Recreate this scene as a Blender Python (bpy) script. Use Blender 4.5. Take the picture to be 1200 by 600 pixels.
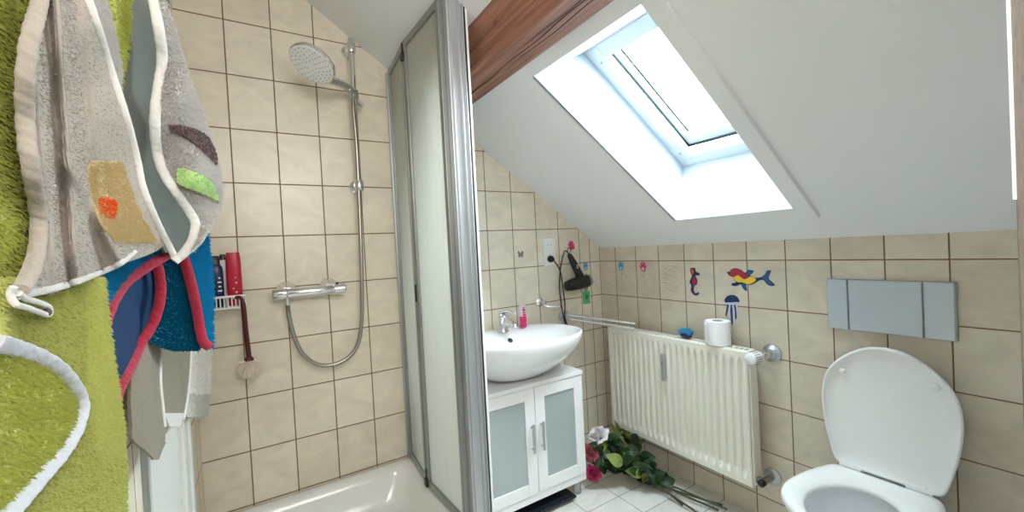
import bpy, bmesh, math, random
import numpy as np
from mathutils import Vector, Matrix

random.seed(7); rng = np.random.default_rng(7)
for o in list(bpy.data.objects): bpy.data.objects.remove(o)
C = bpy.context.scene.collection
S = bpy.context.scene

# ------------------------------------------------------------------ camera
F = 482.2459
def _rot(rx, ry, rz):
    cx, sx, cy, sy, cz, sz = math.cos(rx), math.sin(rx), math.cos(ry), math.sin(ry), math.cos(rz), math.sin(rz)
    return np.array([[cz,-sz,0],[sz,cz,0],[0,0,1]]) @ np.array([[1,0,0],[0,cx,-sx],[0,sx,cx]]) @ np.array([[cy,0,sy],[0,1,0],[-sy,0,cy]])
R = _rot(-0.0164, 0.0533, -0.5548)
CAM = np.array([-1.7640, -1.8297, 1.2002])
cd = bpy.data.cameras.new('camera'); cam = bpy.data.objects.new('camera', cd); C.objects.link(cam)
cd.sensor_width = 36; cd.lens = 36*F/1200; cd.clip_start = 0.02
M = Matrix.Identity(4)
for i in range(3):
    M[i][0] = R[i,0]; M[i][1] = R[i,2]; M[i][2] = -R[i,1]; M[i][3] = CAM[i]
cam.matrix_world = M
S.camera = cam

# ------------------------------------------------------------------ light and exposure
W = bpy.data.worlds.new('sky'); S.world = W; W.use_nodes = True
bg = W.node_tree.nodes['Background']; bg.inputs[0].default_value = (0.80, 0.91, 1.0, 1); bg.inputs[1].default_value = 28.0
def sky_gradient():      # sky strength graded by direction, to shape the light on the reveals
    t = W.node_tree; L = t.links.new
    tc = t.nodes.new('ShaderNodeTexCoord'); vm = t.nodes.new('ShaderNodeVectorMath'); vm.operation = 'DOT_PRODUCT'; vm.inputs[1].default_value = (.62, -.42, .66)
    L(tc.outputs['Generated'], vm.inputs[0])
    mr = t.nodes.new('ShaderNodeMapRange'); mr.inputs['From Min'].default_value = 0; mr.inputs['From Max'].default_value = 1
    mr.inputs['To Min'].default_value = 8; mr.inputs['To Max'].default_value = 36; L(vm.outputs['Value'], mr.inputs['Value']); L(mr.outputs[0], bg.inputs[1])
sky_gradient()
def area(name, loc, target, sx, sy, power, col, portal=False):
    l = bpy.data.lights.new(name, 'AREA'); l.shape = 'RECTANGLE'; l.size = sx; l.size_y = sy; l.energy = power; l.color = col
    o = bpy.data.objects.new(name, l); C.objects.link(o); o.location = loc
    d = Vector(target) - Vector(loc); o.rotation_euler = d.to_track_quat('-Z', 'Y').to_euler()
    if portal: l.cycles.is_portal = True
    return o
area('skylight_portal', (-0.36, -0.893, 1.80), (-0.66, -0.893, 1.36), 0.62, 0.44, 1, (1,1,1), True)
area('rear_fill_light', (-1.55, -2.40, 1.85), (-1.2, -0.4, 0.9), 0.8, 0.7, 9, (1.0, 0.98, 0.95))  # unseen fill light added behind the camera to brighten the room
S.view_settings.view_transform = 'Standard'; S.view_settings.look = 'None'
S.view_settings.gamma = 1; S.view_settings.use_curve_mapping = False
S.view_settings.exposure = 1.08

# ------------------------------------------------------------------ pixel -> place (measuring helpers)
def ray(px, py): return R @ np.array([(px-600)/F, 1.0, (300-py)/F])
def at_d(px, py, d): return CAM + ray(px, py)*d                    # at a distance from the photographer
def _on(px, py, n, c):
    d = ray(px, py); n = np.array(n, float); return CAM + d*((c - n@CAM)/(n@d))
def at_x(px, py, x): return _on(px, py, (1,0,0), x)
def at_y(px, py, y): return _on(px, py, (0,1,0), y)
def at_z(px, py, z): return _on(px, py, (0,0,1), z)

# ------------------------------------------------------------------ materials
def lin(r, g, b):
    f = lambda c: (c/255/12.92) if c/255 <= .04045 else ((c/255+.055)/1.055)**2.4
    return (f(r), f(g), f(b), 1)
def nt(name):
    m = bpy.data.materials.new(name); m.use_nodes = True
    t = m.node_tree; return m, t, t.nodes['Principled BSDF']
def pm(name, col, rough=.5, metal=0, var=0, vscale=20, bump=0, bscale=200, stretch=None, coat=0, sheen=0, trans=0, ior=1.45):
    m, t, b = nt(name); L = t.links.new
    b.inputs['Roughness'].default_value = rough; b.inputs['Metallic'].default_value = metal
    b.inputs['Coat Weight'].default_value = coat; b.inputs['Sheen Weight'].default_value = sheen
    b.inputs['Transmission Weight'].default_value = trans; b.inputs['IOR'].default_value = ior
    tc = t.nodes.new('ShaderNodeTexCoord'); v = tc.outputs['Object']
    if stretch:
        mp = t.nodes.new('ShaderNodeMapping'); mp.inputs['Scale'].default_value = stretch; L(v, mp.inputs[0]); v = mp.outputs[0]
    n = t.nodes.new('ShaderNodeTexNoise'); n.inputs['Scale'].default_value = vscale; n.inputs['Detail'].default_value = 4; L(v, n.inputs['Vector'])
    mx = t.nodes.new('ShaderNodeMix'); mx.data_type = 'RGBA'; L(n.outputs['Fac'], mx.inputs['Factor'])
    mx.inputs['A'].default_value = tuple(max(0, c*(1-var)) for c in col[:3]) + (1,)
    mx.inputs['B'].default_value = tuple(min(1, c*(1+var)) for c in col[:3]) + (1,)
    L(mx.outputs['Result'], b.inputs['Base Color'])
    if bump:
        n2 = t.nodes.new('ShaderNodeTexNoise'); n2.inputs['Scale'].default_value = bscale; n2.inputs['Detail'].default_value = 3; L(v, n2.inputs['Vector'])
        bp = t.nodes.new('ShaderNodeBump'); bp.inputs['Strength'].default_value = bump; bp.inputs['Distance'].default_value = .004
        L(n2.outputs['Fac'], bp.inputs['Height']); L(bp.outputs[0], b.inputs['Normal'])
    return m
def tile_mat(name, ax, u0, v0, w, h, c1, c2, grout, mort=.0023, rough=.3):
    m, t, b = nt(name); L = t.links.new
    tc = t.nodes.new('ShaderNodeTexCoord'); sp = t.nodes.new('ShaderNodeSeparateXYZ'); L(tc.outputs['Object'], sp.inputs[0])
    cb = t.nodes.new('ShaderNodeCombineXYZ')
    for k, (a, o0) in enumerate(((ax[0], u0), (ax[1], v0))):
        ad = t.nodes.new('ShaderNodeMath'); ad.operation = 'ADD'; ad.inputs[1].default_value = -o0
        L(sp.outputs['XYZ'.index(a)], ad.inputs[0]); L(ad.outputs[0], cb.inputs[k])
    br = t.nodes.new('ShaderNodeTexBrick'); br.offset = 0; br.squash = 1
    L(cb.outputs[0], br.inputs['Vector'])
    for k, v in (('Scale', 1), ('Mortar Size', mort), ('Mortar Smooth', .25), ('Bias', 0), ('Brick Width', w), ('Row Height', h)):
        br.inputs[k].default_value = v
    br.inputs['Color1'].default_value = c1; br.inputs['Color2'].default_value = c2; br.inputs['Mortar'].default_value = grout
    # cloudy glaze: soft streaks inside the tile
    mp = t.nodes.new('ShaderNodeMapping'); mp.inputs['Scale'].default_value = (9, 13, 1); L(cb.outputs[0], mp.inputs[0])
    n = t.nodes.new('ShaderNodeTexNoise'); n.inputs['Scale'].default_value = 1; n.inputs['Detail'].default_value = 5; n.inputs['Distortion'].default_value = 1.2
    L(mp.outputs[0], n.inputs['Vector'])
    rp = t.nodes.new('ShaderNodeMapRange'); rp.inputs['From Min'].default_value = .3; rp.inputs['From Max'].default_value = .75
    rp.inputs['To Min'].default_value = 1.06; rp.inputs['To Max'].default_value = .88; L(n.outputs['Fac'], rp.inputs['Value'])
    hs = t.nodes.new('ShaderNodeHueSaturation'); L(br.outputs['Color'], hs.inputs['Color']); L(rp.outputs[0], hs.inputs['Value'])
    L(hs.outputs[0], b.inputs['Base Color'])
    rr = t.nodes.new('ShaderNodeMapRange'); rr.inputs['To Min'].default_value = rough; rr.inputs['To Max'].default_value = .9
    L(br.outputs['Fac'], rr.inputs['Value']); L(rr.outputs[0], b.inputs['Roughness'])
    bp = t.nodes.new('ShaderNodeBump'); bp.invert = True; bp.inputs['Strength'].default_value = .6; bp.inputs['Distance'].default_value = .002
    L(br.outputs['Fac'], bp.inputs['Height']); L(bp.outputs[0], b.inputs['Normal'])
    return m
def frosted(name, col, streak=(60, 60, 4), tl=.55, gl=.10, rough=.25):
    m, t, b = nt(name); L = t.links.new; t.nodes.remove(b)
    out = t.nodes['Material Output']
    d = t.nodes.new('ShaderNodeBsdfDiffuse'); r = t.nodes.new('ShaderNodeBsdfTranslucent'); g = t.nodes.new('ShaderNodeBsdfGlossy')
    g.inputs['Roughness'].default_value = rough
    tc = t.nodes.new('ShaderNodeTexCoord'); mp = t.nodes.new('ShaderNodeMapping'); mp.inputs['Scale'].default_value = streak; L(tc.outputs['Object'], mp.inputs[0])
    n = t.nodes.new('ShaderNodeTexNoise'); n.inputs['Scale'].default_value = 1; n.inputs['Detail'].default_value = 4; L(mp.outputs[0], n.inputs['Vector'])
    mx = t.nodes.new('ShaderNodeMix'); mx.data_type = 'RGBA'; L(n.outputs['Fac'], mx.inputs['Factor'])
    mx.inputs['A'].default_value = tuple(c*.88 for c in col[:3]) + (1,); mx.inputs['B'].default_value = col
    L(mx.outputs['Result'], d.inputs[0]); L(mx.outputs['Result'], r.inputs[0])
    bp = t.nodes.new('ShaderNodeBump'); bp.inputs['Strength'].default_value = .35; bp.inputs['Distance'].default_value = .003; L(n.outputs['Fac'], bp.inputs['Height'])
    for q in (d, g): L(bp.outputs[0], q.inputs['Normal'])
    a = t.nodes.new('ShaderNodeMixShader'); a.inputs[0].default_value = tl; L(d.outputs[0], a.inputs[1]); L(r.outputs[0], a.inputs[2])
    a2 = t.nodes.new('ShaderNodeMixShader'); a2.inputs[0].default_value = gl; L(a.outputs[0], a2.inputs[1]); L(g.outputs[0], a2.inputs[2])
    L(a2.outputs[0], out.inputs[0]); return m
def pane_mat(name):
    m, t, b = nt(name); L = t.links.new; t.nodes.remove(b); out = t.nodes['Material Output']
    tr = t.nodes.new('ShaderNodeBsdfTransparent'); tr.inputs[0].default_value = (.97,.99,.98,1); g = t.nodes.new('ShaderNodeBsdfGlossy'); g.inputs['Roughness'].default_value = .02
    a = t.nodes.new('ShaderNodeMixShader'); a.inputs[0].default_value = .04; L(tr.outputs[0], a.inputs[1]); L(g.outputs[0], a.inputs[2]); L(a.outputs[0], out.inputs[0])
    return m

GROUT = (.22, .125, .07, 1)
T1, T2 = lin(234, 225, 206), lin(227, 217, 196)
TW = .15042
m_tile_back = tile_mat('beige_tile_back', 'XZ', -1.8217-TW*10, 1.1-2.0, TW, .2, T1, T2, GROUT)
m_tile_strip = tile_mat('beige_tile_strip', 'XZ', -.1671-.0785*4, 1.1-2.0, .0785, .2, T1, T2, GROUT)
K1, K2 = lin(221, 210, 192), lin(212, 200, 180)  # same beige tile; the right wall's shade is put into a greyer colour
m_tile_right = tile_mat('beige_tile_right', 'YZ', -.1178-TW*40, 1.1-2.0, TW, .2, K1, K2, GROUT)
m_tile_left = tile_mat('beige_tile_left', 'YZ', -.11-TW*40, .9-2.0, TW, .2, T1, T2, GROUT)
m_tile_floor = tile_mat('pale_floor_tile', 'XY', -.168-.198*30, -.4186-TW*40, .198, TW, lin(228,226,218), lin(222,219,210), (.30,.26,.21,1), mort=.0022, rough=.22)
m_plaster = pm('white_plaster', lin(241,242,243), .85, var=.02, vscale=6, bump=.12, bscale=90)
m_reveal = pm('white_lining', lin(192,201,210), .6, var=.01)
m_beam = None
m_chrome = pm('chrome', (.78,.79,.80,1), .12, 1)
m_satin = pm('satin_aluminium', (.52,.55,.57,1), .44, .9, var=.03, vscale=5)
m_alu_grey = pm('grey_aluminium', (.34,.36,.35,1), .4, .8)
m_plate = pm('matt_silver', lin(190,199,208), .34, .45, var=.05, vscale=9)
m_black = pm('black_plastic', (.012,.012,.013,1), .35, var=.1)
m_white = pm('white_lacquer', lin(240,240,240), .25, var=.01, coat=.2)
m_ceramic = pm('white_ceramic', lin(243,244,246), .08, var=.005, coat=.5)
m_acryl = pm('white_enamel', lin(236,236,232), .14, var=.01, coat=.4)
m_wplastic = pm('white_plastic', lin(238,238,236), .3, var=.01)
m_rad = pm('radiator_enamel', lin(243,240,228), .28, var=.01, coat=.3)
m_panel = frosted('frosted_streaked_panel', lin(240,240,232), (70,70,5), .66, .07, .3)
m_doorglass = frosted('frosted_door_glass', lin(190,204,204), (9,9,3), .25, .16, .35)
m_pane = pane_mat('window_pane')
m_winframe = pm('window_lacquer', lin(218,224,224), .3, var=.01)
m_seal = pm('grey_seal', lin(38,50,54), .5)
m_greywood = pm('weathered_grey_wood', lin(135,128,122), .8, var=.35, vscale=14, stretch=(60,60,5), bump=.3, bscale=120)
m_doorwhite = pm('white_door_paint', lin(214,216,210), .4, var=.02)
m_red = pm('red_plastic', lin(190,28,58), .3, var=.05)
m_navy = pm('navy_plastic', lin(22,40,78), .3, var=.05)
m_scale = pm('dark_glass_plate', lin(28,34,44), .15, var=.05)
m_grey = pm('grey_print', lin(150,150,152), .5, var=.1)
m_maroon = pm('maroon_plastic', lin(78,28,34), .35, var=.1)
m_bristle = pm('cream_bristle', lin(238,224,210), .8, var=.12)
m_paper = pm('white_tissue_paper', lin(246,246,246), .95, var=.02, bump=.25, bscale=160)
m_blue = pm('blue_vinyl', lin(60,160,205), .45, var=.1)
m_pink = pm('pink_vinyl', lin(214,50,110), .45, var=.15)
m_dkblue = pm('dark_blue_vinyl', lin(22,52,98), .4, var=.15)
m_midblue = pm('mid_blue_vinyl', lin(40,96,140), .4, var=.15)
m_yellow = pm('yellow_vinyl', lin(240,204,50), .4, var=.1)
m_crimson = pm('crimson_vinyl', lin(180,40,70), .4, var=.15)
m_purple = pm('purple_vinyl', lin(62,38,92), .4, var=.2)
m_orangev = pm('orange_vinyl', lin(214,92,40), .4, var=.1)
m_greenv = pm('green_vinyl', lin(96,182,120), .45, var=.2)
m_limev = pm('pale_yellow_vinyl', lin(228,226,150), .5, var=.1)
m_palev = pm('pale_vinyl', lin(200,210,222), .4, var=.1)
m_trace = pm('glue_trace', lin(186,170,140), .7, var=.1)
m_leaf = pm('dark_leaf', lin(38,62,30), .45, var=.35, vscale=30)
m_leaf2 = pm('yellow_green_leaf', lin(126,142,66), .5, var=.25, vscale=30)
m_stem = pm('green_stem', lin(66,76,50), .5, var=.2)
m_petw = pm('white_petal', lin(240,236,236), .7, var=.03)
m_petp = pm('pink_petal', lin(176,44,92), .7, var=.2, vscale=40)
m_petr = pm('dusty_rose_petal', lin(186,96,104), .7, var=.25, vscale=40)
def fluff_m(base, col):
    m, t, b = nt(base + '_fluff'); L = t.links.new; t.nodes.remove(b); out = t.nodes['Material Output']
    d = t.nodes.new('ShaderNodeBsdfDiffuse'); r = t.nodes.new('ShaderNodeBsdfTranslucent'); a = t.nodes.new('ShaderNodeMixShader'); a.inputs[0].default_value = .45
    d.inputs[0].default_value = r.inputs[0].default_value = col; L(d.outputs[0], a.inputs[1]); L(r.outputs[0], a.inputs[2]); L(a.outputs[0], out.inputs[0]); return m
FLUFF = {}
def cloth_m(name, col, var=.15, vs=160, bump=.6, bs=420):
    m = pm(name, col, .95, var=var, vscale=vs, bump=bump, bscale=bs, sheen=.15); FLUFF[m.name] = fluff_m(name, tuple(min(1, c*1.0) for c in col[:3])+(1,)); return m
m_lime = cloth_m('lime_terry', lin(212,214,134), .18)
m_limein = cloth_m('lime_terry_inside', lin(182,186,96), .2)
m_greyt = cloth_m('pale_grey_terry', lin(214,210,206), .06)
m_greyb = cloth_m('grey_brown_velour', lin(166,156,144), .06, 60, .2)
m_greyin = cloth_m('grey_green_lining', lin(100,106,98), .10, 60, .3)
m_bind = cloth_m('off_white_binding', lin(222,220,214), .08, 60, .4, 150)
m_bindg = cloth_m('silver_grey_binding', lin(196,198,204), .10, 60, .4, 150)
m_cream = cloth_m('cream_patch', lin(206,186,140), .3, 60)
m_orange = cloth_m('orange_patch', lin(226,92,26), .1)
m_brown = cloth_m('brown_patch', lin(104,86,86), .1)
m_pgreen = cloth_m('pale_green_patch', lin(178,214,138), .1)
m_bterry = cloth_m('blue_terry', lin(40,158,204), .2)
m_teal = cloth_m('teal_lining', lin(10,92,120), .18)
m_satinb = pm('deep_blue_satin', lin(4,50,90), .8, var=.15, vscale=12)
m_redb = cloth_m('red_binding', lin(168,36,60), .18, 90)
m_taupe = cloth_m('taupe_knit', lin(128,119,101), .10, 120, .4, 300)
m_wterry = cloth_m('white_terry', lin(248,246,242), .04)
m_hem = cloth_m('grey_hem', lin(206,204,198), .06, 60, .2)

def wood_mat():
    m, t, b = nt('stained_beam_wood'); L = t.links.new
    tc = t.nodes.new('ShaderNodeTexCoord'); mp = t.nodes.new('ShaderNodeMapping'); mp.inputs['Scale'].default_value = (38, 1.6, 38); L(tc.outputs['Object'], mp.inputs[0])
    n = t.nodes.new('ShaderNodeTexNoise'); n.inputs['Scale'].default_value = 1.3; n.inputs['Detail'].default_value = 6; n.inputs['Distortion'].default_value = .8; L(mp.outputs[0], n.inputs[0])
    cr = t.nodes.new('ShaderNodeValToRGB'); cr.color_ramp.elements[0].position = .28; cr.color_ramp.elements[0].color = lin(112,70,54); cr.color_ramp.elements[1].position = .72; cr.color_ramp.elements[1].color = lin(186,130,104)
    L(n.outputs['Fac'], cr.inputs[0])
    v = t.nodes.new('ShaderNodeTexVoronoi'); v.inputs['Scale'].default_value = 1; mp2 = t.nodes.new('ShaderNodeMapping'); mp2.inputs['Scale'].default_value = (11, 5.5, 11); L(tc.outputs['Object'], mp2.inputs[0]); L(mp2.outputs[0], v.inputs[0])
    rg = t.nodes.new('ShaderNodeMapRange'); rg.inputs['From Min'].default_value = .05; rg.inputs['From Max'].default_value = .13; L(v.outputs['Distance'], rg.inputs[0])
    mx = t.nodes.new('ShaderNodeMix'); mx.data_type = 'RGBA'; L(rg.outputs[0], mx.inputs['Factor']); mx.inputs['A'].default_value = lin(92,48,38); L(cr.outputs[0], mx.inputs['B'])
    L(mx.outputs['Result'], b.inputs['Base Color']); b.inputs['Roughness'].default_value = .6
    bp = t.nodes.new('ShaderNodeBump'); bp.inputs['Strength'].default_value = .4; bp.inputs['Distance'].default_value = .004; L(n.outputs['Fac'], bp.inputs['Height']); L(bp.outputs[0], b.inputs['Normal'])
    return m
m_beam = wood_mat()

# ------------------------------------------------------------------ mesh helpers
class MB:
    def __init__(s): s.v = []; s.f = []; s.mi = []
    def add(s, V, Fc, mi=0):
        o = len(s.v); s.v += [tuple(map(float, p)) for p in V]; s.f += [tuple(i+o for i in q) for q in Fc]; s.mi += [mi]*len(Fc); return s
    def bm(s, b, mi=0):
        b.verts.ensure_lookup_table(); b.verts.index_update()
        return s.add([v.co for v in b.verts], [[v.index for v in f.verts] for f in b.faces], mi)
    def box(s, lo, hi, bev=0, seg=2, mat=None, mi=0):
        b = bmesh.new(); bmesh.ops.create_cube(b, size=1)
        lo, hi = np.array(lo, float), np.array(hi, float)
        for v in b.verts: v.co = Vector(lo + (np.array(v.co)+.5)*(hi-lo))
        if bev: bmesh.ops.bevel(b, geom=list(b.edges), offset=bev, segments=seg, affect='EDGES', profile=.6)
        if mat is not None: b.transform(mat)
        s.bm(b, mi); b.free(); return s
    def prism(s, poly, vec, bev=0, seg=2, mi=0):
        b = bmesh.new(); vs = [b.verts.new(Vector(p)) for p in poly]; f = b.faces.new(vs)
        r = bmesh.ops.extrude_face_region(b, geom=[f])
        for e in r['geom']:
            if isinstance(e, bmesh.types.BMVert): e.co += Vector(vec)
        bmesh.ops.recalc_face_normals(b, faces=b.faces)
        if bev: bmesh.ops.bevel(b, geom=list(b.edges), offset=bev, segments=seg, affect='EDGES', profile=.6)
        s.bm(b, mi); b.free(); return s
    def tube(s, pts, r, n=12, cap=True, mi=0, flat=1.0):
        P = [np.array(p, float) for p in pts]; rr = r if hasattr(r, '__len__') else [r]*len(P)
        rings = []; up = None
        for i, p in enumerate(P):
            d = P[min(i+1, len(P)-1)] - P[max(i-1, 0)]; d = d/(np.linalg.norm(d)+1e-12)
            if up is None:
                up = np.array([0,0,1.]) if abs(d[2]) < .9 else np.array([1.,0,0])
            a = up - d*(up@d); a /= np.linalg.norm(a); up = a; b = np.cross(d, a)
            rings.append([p + rr[i]*(math.cos(t)*a + flat*math.sin(t)*b) for t in np.linspace(0, 2*math.pi, n, endpoint=False)])
        return s.loft(rings, cap, mi)
    def loft(s, rings, cap=True, mi=0):
        n = len(rings[0]); V = [p for r in rings for p in r]; Fc = []
        for i in range(len(rings)-1):
            for j in range(n):
                Fc.append((i*n+j, i*n+(j+1)%n, (i+1)*n+(j+1)%n, (i+1)*n+j))
        if cap: Fc.append(tuple(range(n))[::-1]); Fc.append(tuple((len(rings)-1)*n+j for j in range(n)))
        return s.add(V, Fc, mi)
    def cyl(s, p0, p1, r, r1=None, n=20, mi=0): return s.tube([p0, p1], [r, r if r1 is None else r1], n, True, mi)
    def lathe(s, prof, org, axis, n=28, mi=0):   # prof: (distance along axis, radius)
        a = np.array(axis, float); a /= np.linalg.norm(a); u = np.cross(a, [0,0,1.] if abs(a[2]) < .9 else [1.,0,0]); u /= np.linalg.norm(u); w = np.cross(a, u); o = np.array(org, float)
        return s.loft([[o + a*h + max(r, 1e-5)*(math.cos(t)*u + math.sin(t)*w) for t in np.linspace(0, 2*math.pi, n, endpoint=False)] for h, r in prof], True, mi)
    def grid(s, P, mi=0):          # P[i][j] points
        nu, nv = len(P), len(P[0]); V = [p for r in P for p in r]
        return s.add(V, [(i*nv+j, i*nv+j+1, (i+1)*nv+j+1, (i+1)*nv+j) for i in range(nu-1) for j in range(nv-1)], mi)
    def ball(s, c, r, n=16, sc=(1,1,1), mi=0):
        b = bmesh.new(); bmesh.ops.create_uvsphere(b, u_segments=n, v_segments=max(6, n//2), radius=r)
        for v in b.verts: v.co = Vector((v.co.x*sc[0]+c[0], v.co.y*sc[1]+c[1], v.co.z*sc[2]+c[2]))
        s.bm(b, mi); b.free(); return s
def tree_loc(o): return np.array(o['_loc'], float) if '_loc' in o.keys() else np.zeros(3)
LOC = {}
def obj(name, mb, mats, parent=None, smooth=True, solid=0, loc=None, auto=40):
    base = LOC.get(parent.name, np.zeros(3)) if parent else (np.array(loc, float) if loc is not None else np.zeros(3))
    me = bpy.data.meshes.new(name)
    me.from_pydata([tuple(np.array(v)-base) for v in mb.v], [], mb.f); me.update()
    b = bmesh.new(); b.from_mesh(me); bmesh.ops.remove_doubles(b, verts=b.verts, dist=1e-6); 
    if not solid: bmesh.ops.recalc_face_normals(b, faces=b.faces)
    b.to_mesh(me); b.free()
    if not isinstance(mats, (list, tuple)): mats = [mats]
    for m in mats: me.materials.append(m)
    if len(mats) > 1 and len(me.polygons) == len(mb.mi):
        me.polygons.foreach_set('material_index', mb.mi)
    if smooth:
        me.polygons.foreach_set('use_smooth', [True]*len(me.polygons))
        try: me.set_sharp_from_angle(angle=math.radians(auto))
        except Exception: pass
    o = bpy.data.objects.new(name, me); C.objects.link(o)
    if parent: o.parent = parent; LOC[o.name] = base
    else: o.location = base; LOC[o.name] = base
    if solid:
        md = o.modifiers.new('thickness', 'SOLIDIFY'); md.thickness = solid; md.offset = -1
    return o
def thing(name, label, cat, loc, group=None):
    o = bpy.data.objects.new(name, None); C.objects.link(o); o.location = loc; o.empty_display_size = .05
    o['label'] = label; o['category'] = cat
    if group: o['group'] = group
    LOC[o.name] = np.array(loc, float); return o
def tag(o, label, cat, group=None):
    o['label'] = label; o['category'] = cat
    if group: o['group'] = group
    return o
def struct(name, mb, m, smooth=False, parent=None):
    o = obj(name, mb, m, parent, smooth)
    if not parent: o['kind'] = 'structure'
    return o
def cr(pts, n=8, closed=False):      # Catmull-Rom through points
    P = [np.array(p, float) for p in pts]; out = []
    m = len(P); rng_ = range(m if closed else m-1)
    for i in rng_:
        g = (lambda k: P[k % m]) if closed else (lambda k: P[max(0, min(m-1, k))])
        a, b, c, d = g(i-1), g(i), g(i+1), g(i+2)
        for t in np.linspace(0, 1, n, endpoint=False):
            out.append(.5*((2*b) + (c-a)*t + (2*a-5*b+4*c-d)*t*t + (3*b-a-3*c+d)*t**3))
    if not closed: out.append(P[-1])
    return out

# ------------------------------------------------------------------ the room
XL, YH, ZK, SL = -1.967, -2.8, 1.180, .69          # left wall, end of the room, knee wall height, roof slope
roof = lambda x, d=0: ZK - SL*x + d*math.hypot(1, SL)
def wall_back():
    t = .12
    mb = MB()
    A = [(XL-.1,0,-.02),(-.1671,0,-.02),(-.1671,0,roof(-.1671)),(XL-.1,0,roof(XL-.1))]
    B = [(-.1671,0,-.02),(0,0,-.02),(0,0,roof(0)),(-.1671,0,roof(-.1671))]
    mb.add(A, [(0,1,2,3)], 0); mb.add(B, [(0,1,2,3)], 1)
    bk = [(XL-.1,t,-.02),(0,t,-.02),(0,t,roof(0)),(XL-.1,t,roof(XL-.1))]
    mb.add(bk, [(3,2,1,0)], 0)
    mb.add([A[0],A[3],bk[3],bk[0]], [(0,1,2,3)]); mb.add([B[1],B[2],bk[2],bk[1]], [(0,1,2,3)])
    return mb
struct('wall_back', wall_back(), [m_tile_back, m_tile_strip])
struct('wall_right', MB().prism([(0,.12,-.02),(.12,.12,-.02),(.12,.12,roof(0)),(0,.12,roof(0))], (0,YH-.12,0)), m_tile_right)
struct('wall_left', MB().box((XL-.1,YH,-.02),(XL,-0.0,2.62)), m_tile_left)
struct('floor', MB().box((XL-.1,YH-.1,-.1),(.12,.12,0)), m_tile_floor)
struct('wall_rear', MB().box((XL-.1,YH-.1,-.02),(.12,YH,2.62)), m_plaster)
# front wall stub beside the doorway with its weathered post
JX, JY = -1.20, -1.757
struct('wall_front', MB().prism([(JX+.02,JY-.002,0),(0,JY-.002,0),(0,JY-.002,roof(0)-.002),(JX+.02,JY-.002,roof(JX+.02)-.002)], (0,-.10,0)), m_plaster)
struct('trim_1', MB().prism([(JX,JY,0),(JX+.02,JY,0),(JX+.02,JY,roof(JX+.02)-.002),(JX,JY,roof(JX)-.002)], (0,-.115,0), .001), m_greywood)
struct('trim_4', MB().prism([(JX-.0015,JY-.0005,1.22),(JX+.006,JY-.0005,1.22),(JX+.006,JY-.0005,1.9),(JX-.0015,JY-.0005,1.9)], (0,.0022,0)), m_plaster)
# sloping ceiling with the skylight opening
HX0, HX1, HY0, HY1 = -.903, -.160, -1.135, -.652
OX0, OX1, D = -.658, -.089, .25
def ceiling():
    mb = MB()
    xs0 = [XL-.1, HX0, HX1, .12]; ys = [YH-.1, HY0, HY1, .12]
    def face(x0,x1,y0,y1,d,flip):
        q = [(x0,y0,roof(x0,d)),(x1,y0,roof(x1,d)),(x1,y1,roof(x1,d)),(x0,y1,roof(x0,d))]
        mb.add(q, [(0,1,2,3) if flip else (3,2,1,0)])
    for i in range(3):
        for j in range(3):
            if i == 1 and j == 1: continue
            face(xs0[i], xs0[i+1], ys[j], ys[j+1], 0, False)
    k = D*SL/math.hypot(1,SL)
    xs1 = [XL-.1, OX0-.02, OX1+.02, .3]; ys1 = [YH-.1, HY0-.02, HY1+.02, .12]
    for i in range(3):
        for j in range(3):
            if i == 1 and j == 1: continue
            face(xs1[i], xs1[i+1], ys1[j], ys1[j+1], D+.06, True)
    return mb
struct('ceiling', ceiling(), m_plaster)
def reveal():
    mb = MB(); e = .014
    up = lambda x, d: (x, roof(x, d))
    a0 = (HX0, roof(HX0)); a1 = (OX0, roof(OX0, D)); b0 = (HX1, roof(HX1)); bm_ = (-.100, 1.489); b1 = (OX1, roof(OX1, D))
    for y, dy in ((HY1, e), (HY0, -e)):
        mb.prism([(p[0], y, p[1]) for p in (a0, b0, bm_, b1, a1)], (0, dy, 0))
    dz = .02
    mb.prism([(a0[0],HY0,a0[1]),(a1[0],HY0,a1[1]),(a1[0],HY1,a1[1]),(a0[0],HY1,a0[1])], (-.012,0,.02))
    mb.prism([(b0[0],HY0,b0[1]),(bm_[0],HY0,bm_[1]),(bm_[0],HY1,bm_[1]),(b0[0],HY1,b0[1])], (.02,0,0))
    mb.prism([(bm_[0],HY0,bm_[1]),(b1[0],HY0,b1[1]),(b1[0],HY1,b1[1]),(bm_[0],HY1,bm_[1])], (.02,0,0))
    return mb
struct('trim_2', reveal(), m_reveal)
# cover board along the near side of the opening
def board():
    n = np.array([-SL, 0, -1.])/math.hypot(1, SL)*.016
    q = [(HX0-.05, HY0, roof(HX0-.05)), (HX1, HY0, roof(HX1)), (HX1+.045, HY0-.054, roof(HX1+.045)), (HX0-.05, HY0-.054, roof(HX0-.05))]
    return MB().prism(q, n, .002)
struct('trim_3', board(), m_plaster)
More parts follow.
